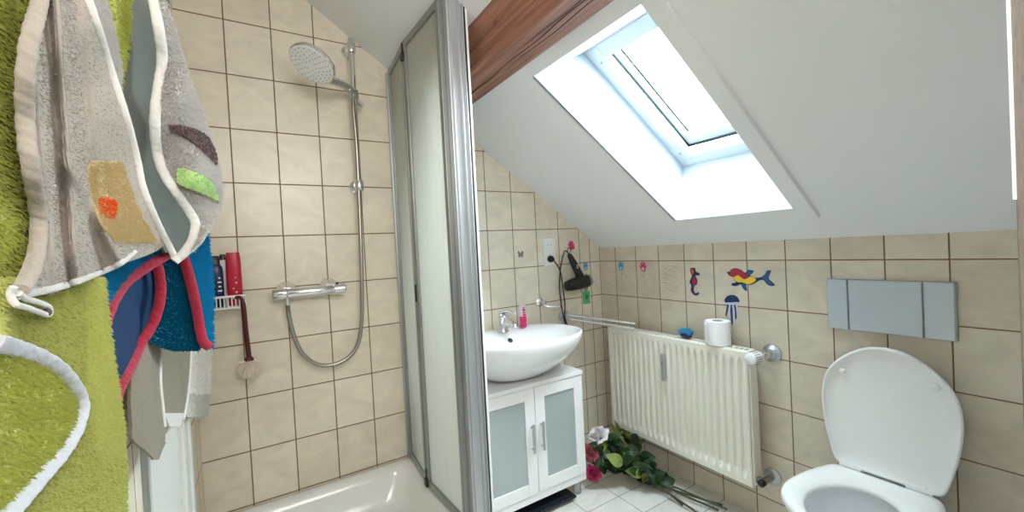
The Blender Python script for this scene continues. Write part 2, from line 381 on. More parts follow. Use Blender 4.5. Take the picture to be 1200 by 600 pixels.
# ceiling beam (purlin) let into the slope
struct('ceiling_beam', MB().prism([(-1.122,.0,1.953),(-1.100,.0,1.815),(-1.085,.0,1.808),(-.950,.0,1.826),(-.935,.0,1.835),(-1.0,.0,1.93)], (0,YH,0), .004), m_beam, True)
crk = MB()
for k, (x0, w, ya, yb) in enumerate(((-1.010,.0035,-.02,-.62),(-1.022,.002,-.5,-1.3),(-1.000,.002,-.6,-1.4),(-1.040,.0018,-.8,-1.5))):
    P = []
    for i, y in enumerate(np.linspace(ya, yb, 24)):
        x = x0 + .004*math.sin(i*.7+k) + (y-ya)*.012; z = 1.8078 + (x+1.085)*.1333 - .0006
        ww = w*math.sin(math.pi*(i+.5)/24)
        P.append([(x-ww, y, z), (x+ww, y, z)])
    crk.grid(P)
o = obj('crack', crk, pm('dark_crack', lin(48,20,14), .9), bpy.data.objects['ceiling_beam'], False)

# roof window
win = obj('window_1', MB(), m_winframe); win['kind'] = 'structure'
def slab(mb, x0, x1, y0, y1, d0, d1):      # box lying in the roof plane
    n = np.array([SL,0,1.])/math.hypot(1,SL); 
    def p(x, y, d): return np.array([x, y, roof(x)]) + 0*n + np.array([0,0,d*math.hypot(1,SL)])
    q = [p(x0,y0,d0),p(x1,y0,d0),p(x1,y1,d0),p(x0,y1,d0)]
    # thickness along the roof normal, x kept so that frames stay square to the roof
    off = n*(d1-d0)
    return mb.prism(q, off, .003)
def ringframe(x0, x1, y0, y1, wx, wy, d0, d1):
    mb = MB()
    slab(mb, x0, x1, y0, y0+wy, d0, d1); slab(mb, x0, x1, y1-wy, y1, d0, d1)
    slab(mb, x0, x0+wx, y0+wy, y1-wy, d0, d1); slab(mb, x1-wx, x1, y0+wy, y1-wy, d0, d1); return mb
obj('frame', ringframe(OX0-.004, OX1+.004, HY0-.004, HY1+.004, .050, .066, D-.008, D+.03), m_winframe, win, False)
obj('leak_blocker', ringframe(OX0-.09, OX1+.09, HY0-.09, HY1+.09, .095, .095, D-.006, D+.12), m_winframe, win, False)  # added ring that blocks light leaking in round the frame
obj('seal', ringframe(OX0+.034, OX1-.044, HY0+.058, HY1-.058, .0065, .0065, D+.024, D+.034), m_seal, win, False)
obj('sash', ringframe(OX0+.024, OX1-.030, HY0+.048, HY1-.048, .046, .035, D+.034, D+.11), m_winframe, win, False)
gk = MB()
for ya in (HY1-.0905, HY0+.083): slab(gk, OX0+.068, OX1-.078, ya, ya+.0075, D+.052, D+.062)
obj('gasket', gk, m_seal, win, False)
gl = MB(); slab(gl, OX0+.06, OX1-.065, HY0+.075, HY1-.075, D+.064, D+.070); obj('pane', gl, m_pane, win, False)
sc = MB()
for x in (OX0+.05, OX1-.07):
    c = np.array([x, HY1-.035, roof(x, D-.010)]); sc.lathe([(0,.0045),(.004,.004),(.005,.001)], c, (-SL,0,-1), 12)
obj('screw', sc, m_satin, win)
# white trim strip where the knee wall tiles meet the slope is plaster; panelled door on the left wall
dr = obj('door_1', MB().box((XL+.001,-.80,.02),(XL+.012,-.50,1.98), .002), m_doorwhite, None, False); dr['kind'] = 'structure'
cs = MB()
for a, b, t in ((-.50,-.465,.022),(-.462,-.43,.030),(-.427,-.37,.018)): cs.box((XL,a,.02),(XL+t,b,2.02), .004)
obj('casing', cs, m_doorwhite, dr, False)
obj('casing', MB().box((XL,-.312,.30),(XL+.006,-.296,2.02), .002), m_alu_grey, dr, False)
obj('casing', MB().box((XL,-.815,.02),(XL+.008,-.80,1.98), .002), m_alu_grey, dr, False)

# ------------------------------------------------------------------ shower tray
def tray():
    mb = MB(); x0, x1, y0, y1, zt = XL+.002, -1.205, -.605, -.002, .297
    def ring(ins, z, rad):
        a0, a1, b0, b1 = x0+ins, x1-ins, y0+ins, y1-ins; P = []
        for cx, cy, s in ((a1-rad,b1-rad,0),(a0+rad,b1-rad,1),(a0+rad,b0+rad,2),(a1-rad,b0+rad,3)):
            for t in np.linspace(0, math.pi/2, 9): P.append((cx+rad*math.cos(t+s*math.pi/2), cy+rad*math.sin(t+s*math.pi/2), z))
        return P
    return mb.loft([ring(.01,.0,.003), ring(0,.24,.004), ring(0,zt-.006,.006), ring(.006,zt,.01), ring(.03,zt-.001,.05), ring(.042,zt-.008,.06), ring(.055,zt-.04,.07), ring(.075,zt-.115,.08), ring(.10,zt-.142,.09), ring(.14,zt-.150,.10), ring(.30,zt-.155,.05)], True)
t = thing('shower_tray', 'white enamelled shower tray in the corner under the beige tiles', 'shower tray', (-1.586,-.30,0))
obj('tray', tray(), m_acryl, t, auto=60)
obj('drain', MB().lathe([(0,.045),(.004,.043),(.006,.03),(.006,.001)], (-1.586,-.30,.1425), (0,0,1)), m_chrome, t)

# ------------------------------------------------------------------ shower partition (folding screen)
t = thing('shower_screen', 'tall folding shower screen of frosted panels in grey aluminium frames', 'shower screen', (-1.23,-.3,.297))
def vplank(mb, a, b, z0, z1, w, th=None):      # upright board between plan points a, b
    a, b = np.array(a, float), np.array(b, float); d = (b-a)/np.linalg.norm(b-a); n = np.array([-d[1], d[0]])*w/2
    return mb.prism([(a[0]+n[0],a[1]+n[1],z0),(b[0]+n[0],b[1]+n[1],z0),(b[0]-n[0],b[1]-n[1],z0),(a[0]-n[0],a[1]-n[1],z0)], (0,0,z1-z0), .0015)
Z0, Z1 = .300, 2.012
pA, pB, pC = np.array([-1.222,-.004]), np.array([-1.243,-.296]), np.array([-1.226,-.612])
mb = MB(); vplank(mb, pA, pA+(pB-pA)*.075, Z0, Z1-.01, .034); obj('wall_profile', mb, m_satin, t, False)
def leaf(a, b, name, cl=.007):
    d = (b-a)/np.linalg.norm(b-a); mb = MB()
    e = .022
    vplank(mb, a, a+d*e, Z0+.004, Z1-.004, .022); vplank(mb, b-d*e, b, Z0+.004, Z1-.004, .022)
    vplank(mb, a+d*e, b-d*e, Z0+.004, Z0+.034, .020); vplank(mb, a+d*e, b-d*e, Z1-.03, Z1-.004, .020)
    o = obj('panel_frame', mb, m_alu_grey, t, False)
    g = MB(); vplank(g, a+d*(e-.003), b-d*(e-.003), Z0+.03, Z1-.028, .006); obj('frosted_panel', g, m_panel, t, False)
leaf(pA+(pB-pA)*.085, pB+(pA-pB)*.02, 'a'); leaf(pB+(pC-pB)*.015, pC, 'b')
for z in (Z0+.006, 1.02, Z1-.075):
    h = MB().cyl((pB[0]-.006,pB[1],z),(pB[0]-.006,pB[1],z+.065),.009, n=10)
    if z != 1.02: h.box((pB[0]-.018,pB[1]-.014,z+.0),(pB[0]+.006,pB[1]+.014,z+.03), .003)
    obj('hinge', h, m_black, t)
mb = MB()
mb.box((-1.222,-.642,.02),(-1.158,-.612,Z1+.0), .003)
obj('corner_post', mb, m_satin, t, False)
mb = MB()
for x in (-1.212,-1.182): mb.box((x-.0025,-.647,.02),(x+.0025,-.641,Z1), .001)
mb.box((-1.170,-.650,.02),(-1.166,-.640,Z1), .001)
obj('post_groove', mb, m_satin, t, False)
obj('post_edge', MB().box((-1.158,-.646,.02),(-1.150,-.612,Z1), .002), m_white, t, False)
obj('post_seal', MB().box((-1.166,-.6445,.02),(-1.158,-.6415,Z1)), m_black, t, False)

# ------------------------------------------------------------------ shower fittings
XR = -1.388
t = thing('shower_rail', 'chrome wall rail with sliding bracket on the shower tiles', 'shower rail', (XR,0,1.49))
obj('rail', MB().cyl((XR,-.055,1.475),(XR,-.055,2.10),.0105), m_chrome, t)
for z in (1.497, 2.062):
    b = MB().lathe([(0,.027),(.012,.026),(.017,.018),(.05,.015)], (XR-.004,0,z), (0,-1,0)); b.lathe([(-.021,.016),(-.018,.0175),(.018,.0175),(.021,.016)], (XR,-.055,z), (0,0,1))
    obj('wall_bracket', b, m_chrome, t)
BZ = 1.872
b = MB().lathe([(-.03,.015),(-.026,.0185),(.026,.0185),(.03,.015)], (XR,-.055,BZ-.012), (0,0,1))
b.tube([(XR+.005,-.055,BZ-.02),(XR+.030,-.070,BZ-.05)], [.012,.008], 14); b.tube([(XR-.005,-.065,BZ),(XR-.030,-.088,BZ+.008)], [.014,.017], 16)
obj('slider', b, m_chrome, t)
hd = at_y(366, 75, -.235); nrm = np.array([-.45,-.30,-.85]); nrm /= np.linalg.norm(nrm)
RH = .079
t = thing('hand_shower', 'round chrome hand shower with white spray face on the rail', 'shower head', hd)
obj('head', MB().lathe([(-.030,.012),(-.026,.035),(-.018,.062),(-.008,RH-.001),(.002,RH+.001),(.006,RH-.003),(.004,.01)], hd, nrm, 40), m_chrome, t)
sf = MB().lathe([(.0045,RH-.004),(.0075,RH-.007),(.0085,.03),(.0087,.001)], hd, nrm, 40)
obj('spray_face', sf, m_wplastic, t)
u = np.cross(nrm, [0,0,1.]); u /= np.linalg.norm(u); w = np.cross(nrm, u)
nz = MB(); 
for r_, n_ in ((.066,22),(.054,18),(.042,14),(.030,10),(.018,6)):
    for k in range(n_):
        a = 2*math.pi*(k+.35*(r_*1000 % 3))/n_; c = hd + nrm*.008 + u*r_*math.cos(a) + w*r_*math.sin(a)
        nz.cyl(c, c+nrm*.0022, .0021, .0017, 6)
obj('nozzle', nz, m_grey, t)['kind'] = 'stuff'
hb = np.array([XR-.022,-.084,BZ+.010])
dh = hb-hd; pr = dh - nrm*(dh@nrm); pr /= np.linalg.norm(pr)
edge = hd + pr*(RH-.014) - nrm*.010
obj('handle', MB().tube(cr([hd+pr*.03-nrm*.02, edge, edge+(hb-edge)*.5+np.array([0,0,.004]), hb, hb+(hb-edge)*.18+np.array([0,0,-.02])], 5), list(np.linspace(.018,.0125,21)), 14), m_chrome, t)
# hose
hp = [hb+(hb-edge)*.18+np.array([0,0,-.02])]
hp += [at_y(414,126,-.070), at_y(418,175,-.066)]
hp += [at_y(421.5,250,-.058)] + [at_y(a,b,-.06) for a,b in ((424,330),(423.5,380),(417,408),(400,424),(376,428),(357,417),(346,398),(339,372))] + [at_y(337,357,-.066)]
hpp = cr(hp, 40); rad = [.0072 + .0013*(i % 2) for i in range(len(hpp))]
o = obj('shower_hose', MB().tube(hpp, rad, 10), pm('spiral_steel', (.40,.38,.34,1), .32, 1), None, True, loc=hp[-1], auto=80)
tag(o, 'spiral metal shower hose looping from the mixer up to the hand shower', 'hose')
# thermostat mixer
t = thing('shower_mixer', 'chrome bar mixer tap on the shower wall', 'tap', (-1.6,0,1.075))
MZ = 1.079
obj('body', MB().lathe([(0,.019),(.003,.0215),(.045,.0215),(.048,.018),(.052,.020),(.205,.0185),(.21,.017),(.213,.021),(.252,.0215),(.256,.018)], (-1.722,-.066,MZ), (1,0,0)), m_chrome, t)
for x in (-1.674,-1.523):
    obj('rosette', MB().lathe([(0,.036),(.006,.036),(.02,.030),(.028,.022),(.05,.020),(.066,.018)], (x,0,MZ+.008), (0,-1,0)), m_chrome, t)
obj('hose_outlet', MB().cyl((-1.676,-.066,MZ-.01),(-1.676,-.066,MZ-.045),.011,.009), m_chrome, t)
obj('temperature_stop', MB().cyl((-1.497,-.066,MZ+.018),(-1.497,-.066,MZ+.027),.005), m_black, t)

# corner basket with bottles and brush
t = thing('shower_basket', 'white wire corner basket holding shower bottles', 'basket', (-1.89,-.06,1.045))
bx0, bx1, by0, by1, bz0, bz1 = XL+.004, -1.806, -.100, -.004, 1.048, 1.088
b = MB()
def loopz(z, r, mb): mb.tube([(bx0,by1,z),(bx1,by1,z),(bx1,by0,z),(bx0,by0,z),(bx0,by1,z)], r, 8)
loopz(bz1, .0042, b); loopz(bz0, .003, b)
obj('rim', b, m_wplastic, t)
b = MB()
for x in np.arange(bx0+.008, bx1, .011): b.cyl((x,by0,bz0),(x,by0,bz1),.0019, n=6); b.cyl((x,by0,bz0),(x,by1,bz0),.0016, n=6)
for y in np.arange(by0+.012, by1, .012): b.cyl((bx1,y,bz0),(bx1,y,bz1),.0019, n=6)
obj('wire', b, m_wplastic, t)['kind'] = 'stuff'
def bottle(cx, cy, z0, w, d, h, m, capm, caph, name, label, capw=.6):
    t = thing(name, label, 'bottle', (cx,cy,z0), 'bottles in the shower basket')
    def ring(s, z, pw=3.2):
        P = []
        for a in np.linspace(0, 2*math.pi, 28, endpoint=False):
            c, q = math.cos(a), math.sin(a); P.append((cx+s*w/2*math.copysign(abs(c)**(2/pw), c), cy+s*d/2*math.copysign(abs(q)**(2/pw), q), z0+z))
        return P
    obj('bottle_body', MB().loft([ring(.9,0), ring(1,.006), ring(1,h*.8), ring(.95,h*.92), ring(capw,h)]), m, t, auto=50)
    obj('cap', MB().loft([ring(capw,h), ring(capw*.97,h+caph*.9), ring(capw*.8,h+caph)]), capm, t, auto=50)
    return t
t = bottle(-1.836,-.050,1.052,.046,.034,.182,m_red,m_red,.008,'shampoo_bottle','crimson bottle at the right in the shower basket', .9)
lb = MB()
for k, (dx, dz, r) in enumerate(((-.004,.030,.006),(.005,.048,.004),(-.003,.062,.003),(.006,.082,.0035),(.004,.10,.003))): lb.cyl((-1.836+dx,-.0667,1.052+dz),(-1.836+dx,-.0678,1.052+dz),r,n=12)
obj('label_print', lb, m_cream, t)
t = bottle(-1.893,-.055,1.052,.052,.036,.150,m_navy,m_black,.03,'shower_gel_bottle','navy bottle with black cap at the left in the shower basket', .7)
lb = MB()
for dz, wd in ((.055,.012),(.07,.007),(.085,.011),(.10,.006)): lb.box((-1.878-wd/2,-.0742,1.052+dz),(-1.878+wd/2,-.0730,1.052+dz+.005))
obj('label_print', lb, m_wplastic, t)
t = bottle(-1.868,-.024,1.052,.030,.024,.165,m_wplastic,m_black,.02,'slim_bottle','slim white bottle behind the navy one in the shower basket')
t = thing('back_brush', 'maroon handled brush with round cream bristles hanging from the basket', 'brush', (-1.812,-.104,.82))
h0, h1 = np.array([-1.815,-.106,1.072]), np.array([-1.806,-.108,.872])
obj('handle', MB().tube(cr([h0+[-.02,.006,.012], h0, (h0+h1)/2, h1], 5), [.006]*6+[.0085]*10, 10, flat=.7), m_maroon, t)
obj('ferrule', MB().lathe([(0,.009),(.006,.014),(.014,.015)], h1, (0,0,-1)), m_maroon, t)
b = MB(); c0 = h1+np.array([0,0,-.014])
for k in range(220):
    a = rng.uniform(0, 2*math.pi); e = math.acos(rng.uniform(-1, .55))
    d = np.array([math.cos(a)*math.sin(e), math.sin(a)*math.sin(e), math.cos(e)])
    b.tube([c0+d*.004, c0+d*.026+[0,0,-.012], c0+d*.040+[0,0,-.022]], [.0016,.0013,.0012], 5)
b.ball(c0+[0,0,-.008], .017, 12)
obj('bristles', b, m_bristle, t)['kind'] = 'stuff'

# ------------------------------------------------------------------ wash basin, tap, cabinet
BX = -.745
def basin():
    def O(s, z, cyoff=0, sx=1., sb=1.):
        P = []
        for a in np.linspace(0, 2*math.pi, 64, endpoint=False):
            c, q = math.cos(a), math.sin(a)
            x = BX + s*sx*.302*math.copysign(abs(c)**.92, c)
            yy = (-.262 + cyoff) - s*(.178*(-q)**1.0 if q < 0 else 0)*1.0 if q < 0 else (-.262+cyoff) + s*sb*.255*q**.62
            P.append((x, yy, z))
        return P
    rg = [O(.26,.601,.085), O(.42,.604,.080), O(.54,.617,.072), O(.69,.648,.052,1,.86), O(.83,.690,.026,1,.94), O(.93,.730,.008), O(.985,.770), O(1.0,.787), O(1.004,.797), O(.995,.803), O(.970,.804), O(.945,.799,-.006,1,.90),
          O(.915,.783,-.012,1,.62), O(.85,.752,-.014,1,.55), O(.70,.712,-.012,1,.52), O(.45,.682,-.01,1,.5), O(.15,.668,-.01,1,.5)]
    return MB().loft(rg)
t = thing('wash_basin', 'white oval ceramic wash basin on the small white cabinet', 'basin', (BX,-.25,.60))
obj('bowl', basin(), m_ceramic, t, auto=80)
obj('overflow_hole', MB().lathe([(0,.0125),(.002,.0125),(.003,.010)], at_y(598,399,-.147)+[0,.0,.0], (0,-.7,.7)), m_black, t)
obj('plug_hole', MB().lathe([(0,.024),(.004,.022),(.005,.001)], (BX,-.295,.668), (0,0,1)), m_chrome, t)
t = thing('basin_tap', 'chrome single lever tap at the back of the basin', 'tap', (BX,-.075,.80))
tx = BX-.005
obj('tap_body', MB().lathe([(0,.027),(.006,.026),(.012,.022),(.06,.021),(.075,.023),(.082,.018)], (tx,-.075,.798), (0,-.08,1)), m_chrome, t)
obj('spout', MB().tube(cr([(tx,-.085,.838),(tx,-.13,.850),(tx,-.175,.845),(tx,-.187,.830)],5), [.018]*6+[.015]*5+[.012]*5, 14, flat=.8), m_chrome, t)
obj('lever', MB().tube(cr([(tx,-.070,.878),(tx,-.075,.892),(tx+.01,-.12,.902),(tx+.018,-.165,.893)],5), [.020]*4+[.015]*6+[.009]*6, 12, flat=.6), m_chrome, t)
# toothpaste tube standing on its cap
t = thing('toothpaste_tube', 'pink and white toothpaste tube standing on the basin', 'toothpaste', (-.632,-.078,.803))
tc = np.array([-.632,-.078,.803])
def tube_ring(z, a, b, n=20): return [tc+np.array([a*math.cos(q), b*math.sin(q), z]) for q in np.linspace(0, 2*math.pi, n, endpoint=False)]
obj('cap', MB().loft([tube_ring(0,.0155,.0155), tube_ring(.003,.017,.017), tube_ring(.024,.0165,.0165)]), m_pink, t)
obj('tube_base', MB().loft([tube_ring(.024,.016,.016), tube_ring(.03,.0185,.0165), tube_ring(.055,.0185,.014)]), m_pink, t)
obj('tube_wall', MB().loft([tube_ring(.055,.0185,.014), tube_ring(.085,.0185,.009), tube_ring(.108,.0185,.0018), tube_ring(.118,.0185,.0015)]), pm('silver_white_print', lin(206,204,208), .35, var=.15, vscale=300), t)
pb = MB()
for k, (z, h) in enumerate(((.058,.010),(.072,.006),(.082,.012),(.098,.004))): pb.box((tc[0]-.012+k*.002,tc[1]-.0185+k*.0028,.803+z),(tc[0]+.006,tc[1]-.017+k*.0028,.803+z+h))
obj('label_print', pb, m_pink, t, False)

cx0, cx1, cyf, cz0, cz1 = -1.034, -.464, -.312, .072, .600
t = thing('basin_cabinet', 'white two-door cabinet with frosted glass doors under the basin', 'cabinet', (BX,-.16,0))
b = MB(); b.box((cx0,cyf+.018,cz0),(cx0+.016,-.012,cz1-.018), .0015); b.box((cx1-.016,cyf+.018,cz0),(cx1,-.012,cz1-.018), .0015)
b.box((cx0+.016,cyf+.018,cz0),(cx1-.016,-.012,cz0+.016), .0015); b.box((cx0+.016,-.02,cz0+.016),(cx1-.016,-.012,cz1-.018), .001)
obj('carcass', b, m_white, t, False)
obj('cabinet_top', MB().box((cx0-.004,cyf-.004,cz1-.018),(cx1+.004,-.010,cz1), .002), m_white, t, False)
obj('bottom_rail', MB().box((cx0,cyf+.004,cz0-.004),(cx1,cyf+.018,cz0+.030), .002), m_white, t, False)
for s, (a, bb) in enumerate(((cx0+.002, BX-.0015), (BX+.0015, cx1-.002))):
    z0_, z1_ = cz0+.032, cz1-.021; fw = .052; d = MB()
    d.box((a,cyf,z0_),(a+fw,cyf+.017,z1_), .0015); d.box((bb-fw,cyf,z0_),(bb,cyf+.017,z1_), .0015)
    d.box((a+fw,cyf,z0_),(bb-fw,cyf+.017,z0_+fw), .0015); d.box((a+fw,cyf,z1_-fw),(bb-fw,cyf+.017,z1_), .0015)
    o = obj('door', d, m_white, t, False)
    obj('glass_panel', MB().box((a+fw-.004,cyf+.006,z0_+fw-.004),(bb-fw+.004,cyf+.010,z1_-fw+.004)), m_doorglass, o, False)
    hx = BX-.026 if s == 0 else BX+.026
    h = MB().box((hx-.007,cyf-.022,.295),(hx+.007,cyf-.017,.425), .002); h.cyl((hx,cyf-.018,.312),(hx,cyf,.312),.004,n=10); h.cyl((hx,cyf-.018,.408),(hx,cyf,.408),.004,n=10)
    obj('handle', h, m_satin, o, False)
m_clear = pm('clear_plastic', (.75,.78,.78,1), .15, trans=.6)
for x in (cx0+.04, cx1-.035):
    for y in (cyf+.035, -.05):
        obj('leg', MB().lathe([(0,.017),(.004,.019),(.04,.019),(cz0,.021)], (x,y,0), (0,0,1), 16), m_clear, t)
# bathroom scale under the cabinet
t = thing('bathroom_scale', 'flat dark scale on the floor under the cabinet', 'scale', (-.70,-.20,0))
obj('plate', MB().box((-.86,-.325,.014),(-.545,-.035,.026), .003), m_scale, t, False)
for x in (-.83,-.575):
    for y in (-.295,-.065): obj('foot', MB().cyl((x,y,0),(x,y,.014),.014), m_black, t)

# ------------------------------------------------------------------ things on the back wall by the basin
t = thing('wall_socket', 'white double wall socket with a black plug in it', 'socket', (-.391,0,1.175))
b = MB().box((-.432,-.010,1.098),(-.350,0,1.250), .003)
obj('plate', b, m_wplastic, t, False)
for z in (1.213, 1.136):
    r_ = obj('outlet', MB().lathe([(.0100,.0235),(.0108,.0235),(.0108,.0215),(.0102,.0205),(.0102,.001)], (-.391,0,z), (0,-1,0)), m_wplastic, t)
    h = MB()
    for dx in (-.0095, .0095): h.cyl((-.391+dx,-.0100,z),(-.391+dx,-.0107,z),.0025,n=8)
    obj('contact_hole', h, m_black, r_)
def hand(cx, cz, s, y0, n, ax):       # a splayed five-finger hand outline, flat on a wall
    pts = []
    for k, (ang, ln) in enumerate(((-62,.9),(-28,1.05),(0,1.15),(26,1.05),(60,.85))):
        a0 = math.radians(ang); 
        for da, l in ((-13,.52),(-6,ln),(6,ln),(13,.52)):
            q = math.radians(ang+da); pts.append((math.sin(q)*l*s, math.cos(q)*l*s))
    pts += [(.42*s,-.25*s),(.22*s,-.55*s),(-.22*s,-.55*s),(-.42*s,-.25*s)]
    return pts
def flat(name, pts, origin, wall, th, mat, parent=None, loc=None):   # flat shape on the back ('y') or right ('x') wall
    if wall == 'y': P = [(origin[0]+a, -.0003, origin[1]+b) for a, b in pts]; v = (0,-th,0)
    else: P = [(-.0003, origin[0]-a, origin[1]+b) for a, b in pts]; v = (-th,0,0)
    return obj(name, MB().prism(P, v), mat, parent, False, loc=loc)
def hand_hook(cx, cz, s, m, name, label, wall, th=.004, traced=False):
    base = (cx,0,cz) if wall == 'y' else (0,cx,cz)
    t = thing(name, label, 'hook' if 'hook' in name else 'sticker', base)
    flat('hand_shape', hand(0,0,s,0,0,0), (cx,cz), wall, th, m, t)
    if 'hook' in name:
        obj('hook', MB().tube(cr([(cx,-.003,cz-.004),(cx,-.022,cz-.010),(cx,-.026,cz+.004)],5), .004, 8), m, t)
    elif traced:
        z = cz-s*1.0
        flat('shine', [(s*.22*math.cos(a), s*.32*math.sin(a)-.1*s) for a in np.linspace(0, 2*math.pi, 14, endpoint=False)], (cx,cz), wall, th+.0006, m_palev, t)
        flat('stalk', [(-.003,0),(.003,0),(.002,-.02),(-.002,-.02)], (cx,z), wall, .0006, m_trace, t)
    return t
hand_hook(-.228, 1.196, .030, m_pink, 'wall_hook', 'pink hand-shaped hook holding the hair dryer', 'y')
hand_hook(-.126, 1.070, .028, m_blue, 'hand_sticker', 'blue hand sticker on the back wall beside the hair dryer', 'y', .002, True)
hand_hook(-.159, 1.062, .030, m_blue, 'hand_sticker', 'blue hand sticker on the right wall near the corner', 'x', .002, True)
hand_hook(-.318, 1.060, .032, m_pink, 'hand_sticker', 'pink hand sticker on the right wall', 'x', .002, True)
# butterfly-like mark on a tile
t = thing('tile_sticker', 'small dark fluttering sticker on the tile above the basin', 'sticker', (-.576,0,1.171))
for sx in (-1, 1):
    flat('wing', [(0,.004),(sx*.012,.020),(sx*.020,.008),(sx*.012,0),(sx*.017,-.010),(sx*.006,-.018),(0,-.006)], (-.576,1.171), 'y', .001, m_greywood, t)
# green picture card with yellow top
t = thing('picture_sticker', 'green and yellow picture sticker below the blue hand', 'sticker', (-.124,0,.94))
flat('green_field', [(-.036,-.085),(.020,-.085),(.020,-.012),(-.036,-.012)], (-.124,.942), 'y', .0008, m_greenv, t)
flat('yellow_field', [(-.012,-.012),(.022,-.012),(.030,.11),(.012,.10)], (-.124,.942), 'y', .0008, m_limev, t)
flat('dark_spot', [(.013*math.cos(a)-.006, .016*math.sin(a)-.045) for a in np.linspace(0, 2*math.pi, 14, endpoint=False)], (-.124,.942), 'y', .0016, pm('leaf_green_vinyl', lin(40,130,80), .5), t)
flat('grey_spot', [(.016*math.cos(a)-.008, .022*math.sin(a)+.008) for a in np.linspace(0, 2*math.pi, 14, endpoint=False)], (-.124,.942), 'y', .0022, m_grey, t)
# glue traces where a sticker used to be (right wall)
gt = MB()
for k in range(16):
    zz = 1.075 - k*.0085 + rng.uniform(-.002,.002); ya = -.425 - rng.uniform(0,.03); yb = -.545 + rng.uniform(0,.04)
    P = []
    for y in np.linspace(ya, yb, 14):
        dz = .003*math.sin(y*90+k*2.1); P.append([(-.0006, y, zz+dz), (-.0006, y, zz+dz+.0016)])
    gt.grid(P)
o = obj('glue_trace', gt, m_trace, None, False, loc=(0,-.48,1.0)); tag(o, 'rippled tan glue trace on the tile between the pink hand and the seahorse', 'glue trace')

def shape(pts, scale=1.0): return [(a*scale, b*scale) for a, b in pts]
def smooth2(pts, n=5): return [(p[0], p[1]) for p in cr([(a,b,0) for a,b in pts], n, True)]
def at_wall(pts):       # photo points on the right wall -> (along wall, height)
    out = []
    for a, b in pts:
        p = at_x(a, b, 0); out.append((-p[1], p[2]))
    return out
def wflat(name, pts, th, mat, parent, n=4):
    P = [(-.0003, -a, b) for a, b in smooth2(at_wall(pts), n)]
    return obj(name, MB().prism(P, (-th,0,0)), mat, parent, False)
zp = lambda pts, ox, oy, sc: [(ox+a/sc, oy+b/sc) for a, b in pts]
# seahorse (from crop origin 690,280 scale 6)
t = thing('seahorse_sticker', 'dark purple seahorse sticker on the right wall', 'sticker', (0,-.615,1.0))
wflat('body', zp([(716,208),(730,203),(748,206),(752,228),(778,242),(778,256),(750,258),(762,285),(760,318),(744,330),(738,355),(748,380),(764,378),(770,372),(776,386),(758,398),(736,390),(718,362),(722,330),(710,305),(718,280),(726,256),(716,235)],690,280,6), .0010, m_purple, t)
wflat('belly', zp([(735,268),(746,272),(754,292),(750,315),(738,322),(730,300)],690,280,6), .0018, m_crimson, t)
wflat('cheek', zp([(722,214),(734,212),(740,228),(738,246),(728,244)],690,280,6), .0018, m_orangev, t)
# dolphin (crop origin 840,300 scale 6.667)
Z = lambda pts: zp(pts, 840, 300, 6.667)
t = thing('dolphin_sticker', 'red yellow and blue dolphin sticker on the right wall', 'sticker', (0,-.88,1.03))
wflat('outline', Z([(80,125),(98,122),(118,102),(150,96),(190,108),(222,130),(246,108),(290,116),(276,136),(260,152),(300,168),(345,165),(378,140),(392,116),(424,114),(410,150),(404,176),(430,200),(454,228),(420,234),(390,216),(366,188),(335,190),(300,212),(262,226),(232,224),(236,272),(208,256),(188,222),(160,234),(122,232),(118,214),(152,204),(138,186),(128,166),(100,154)]), .0010, m_dkblue, t)
wflat('red_back', Z([(104,126),(122,106),(150,101),(190,112),(224,136),(250,160),(236,172),(212,176),(190,160),(170,146),(150,152),(126,160),(104,150)]), .0018, m_crimson, t)
wflat('yellow_belly', Z([(132,166),(152,156),(170,150),(190,166),(214,180),(240,174),(262,160),(300,172),(306,190),(286,208),(250,220),(220,212),(196,204),(176,206),(158,200),(144,186)]), .0018, m_yellow, t)
wflat('tail', Z([(352,168),(382,144),(396,121),(418,120),(404,150),(398,178),(424,204),(444,226),(420,228),(392,208),(370,182)]), .0018, m_midblue, t)
wflat('top_fin', Z([(228,132),(248,113),(282,119),(270,134),(254,148),(240,146)]), .0018, m_midblue, t)
wflat('side_fin', Z([(196,220),(214,216),(228,228),(230,262),(210,248)]), .0018, m_midblue, t)
# jellyfish
t = thing('jellyfish_sticker', 'dark blue jellyfish sticker above the toilet roll', 'sticker', (0,-.795,.88))
wflat('bell', Z([(60,350),(74,322),(100,306),(136,306),(162,322),(178,356),(150,372),(118,376),(84,370)]), .0010, m_dkblue, t)
wflat('bell_edge', Z([(78,364),(118,362),(170,360),(160,378),(118,380),(86,378)]), .0018, m_palev, t)
for k, (pts, m) in enumerate((([(84,378),(96,380),(88,420),(76,468),(68,462),(74,420)],m_dkblue),([(96,380),(108,380),(106,430),(98,490),(90,486),(94,430)],m_palev),([(108,380),(122,380),(124,440),(126,528),(116,524),(108,440)],m_dkblue),([(122,380),(134,380),(140,440),(144,545),(134,540),(128,450)],m_palev),([(134,380),(148,378),(156,430),(154,490),(144,486),(142,430)],m_dkblue),([(148,378),(158,378),(168,420),(166,470),(158,468),(154,420)],m_palev))):
    wflat('tentacle', Z(pts), .0010+.0004*(k % 2), m, t)

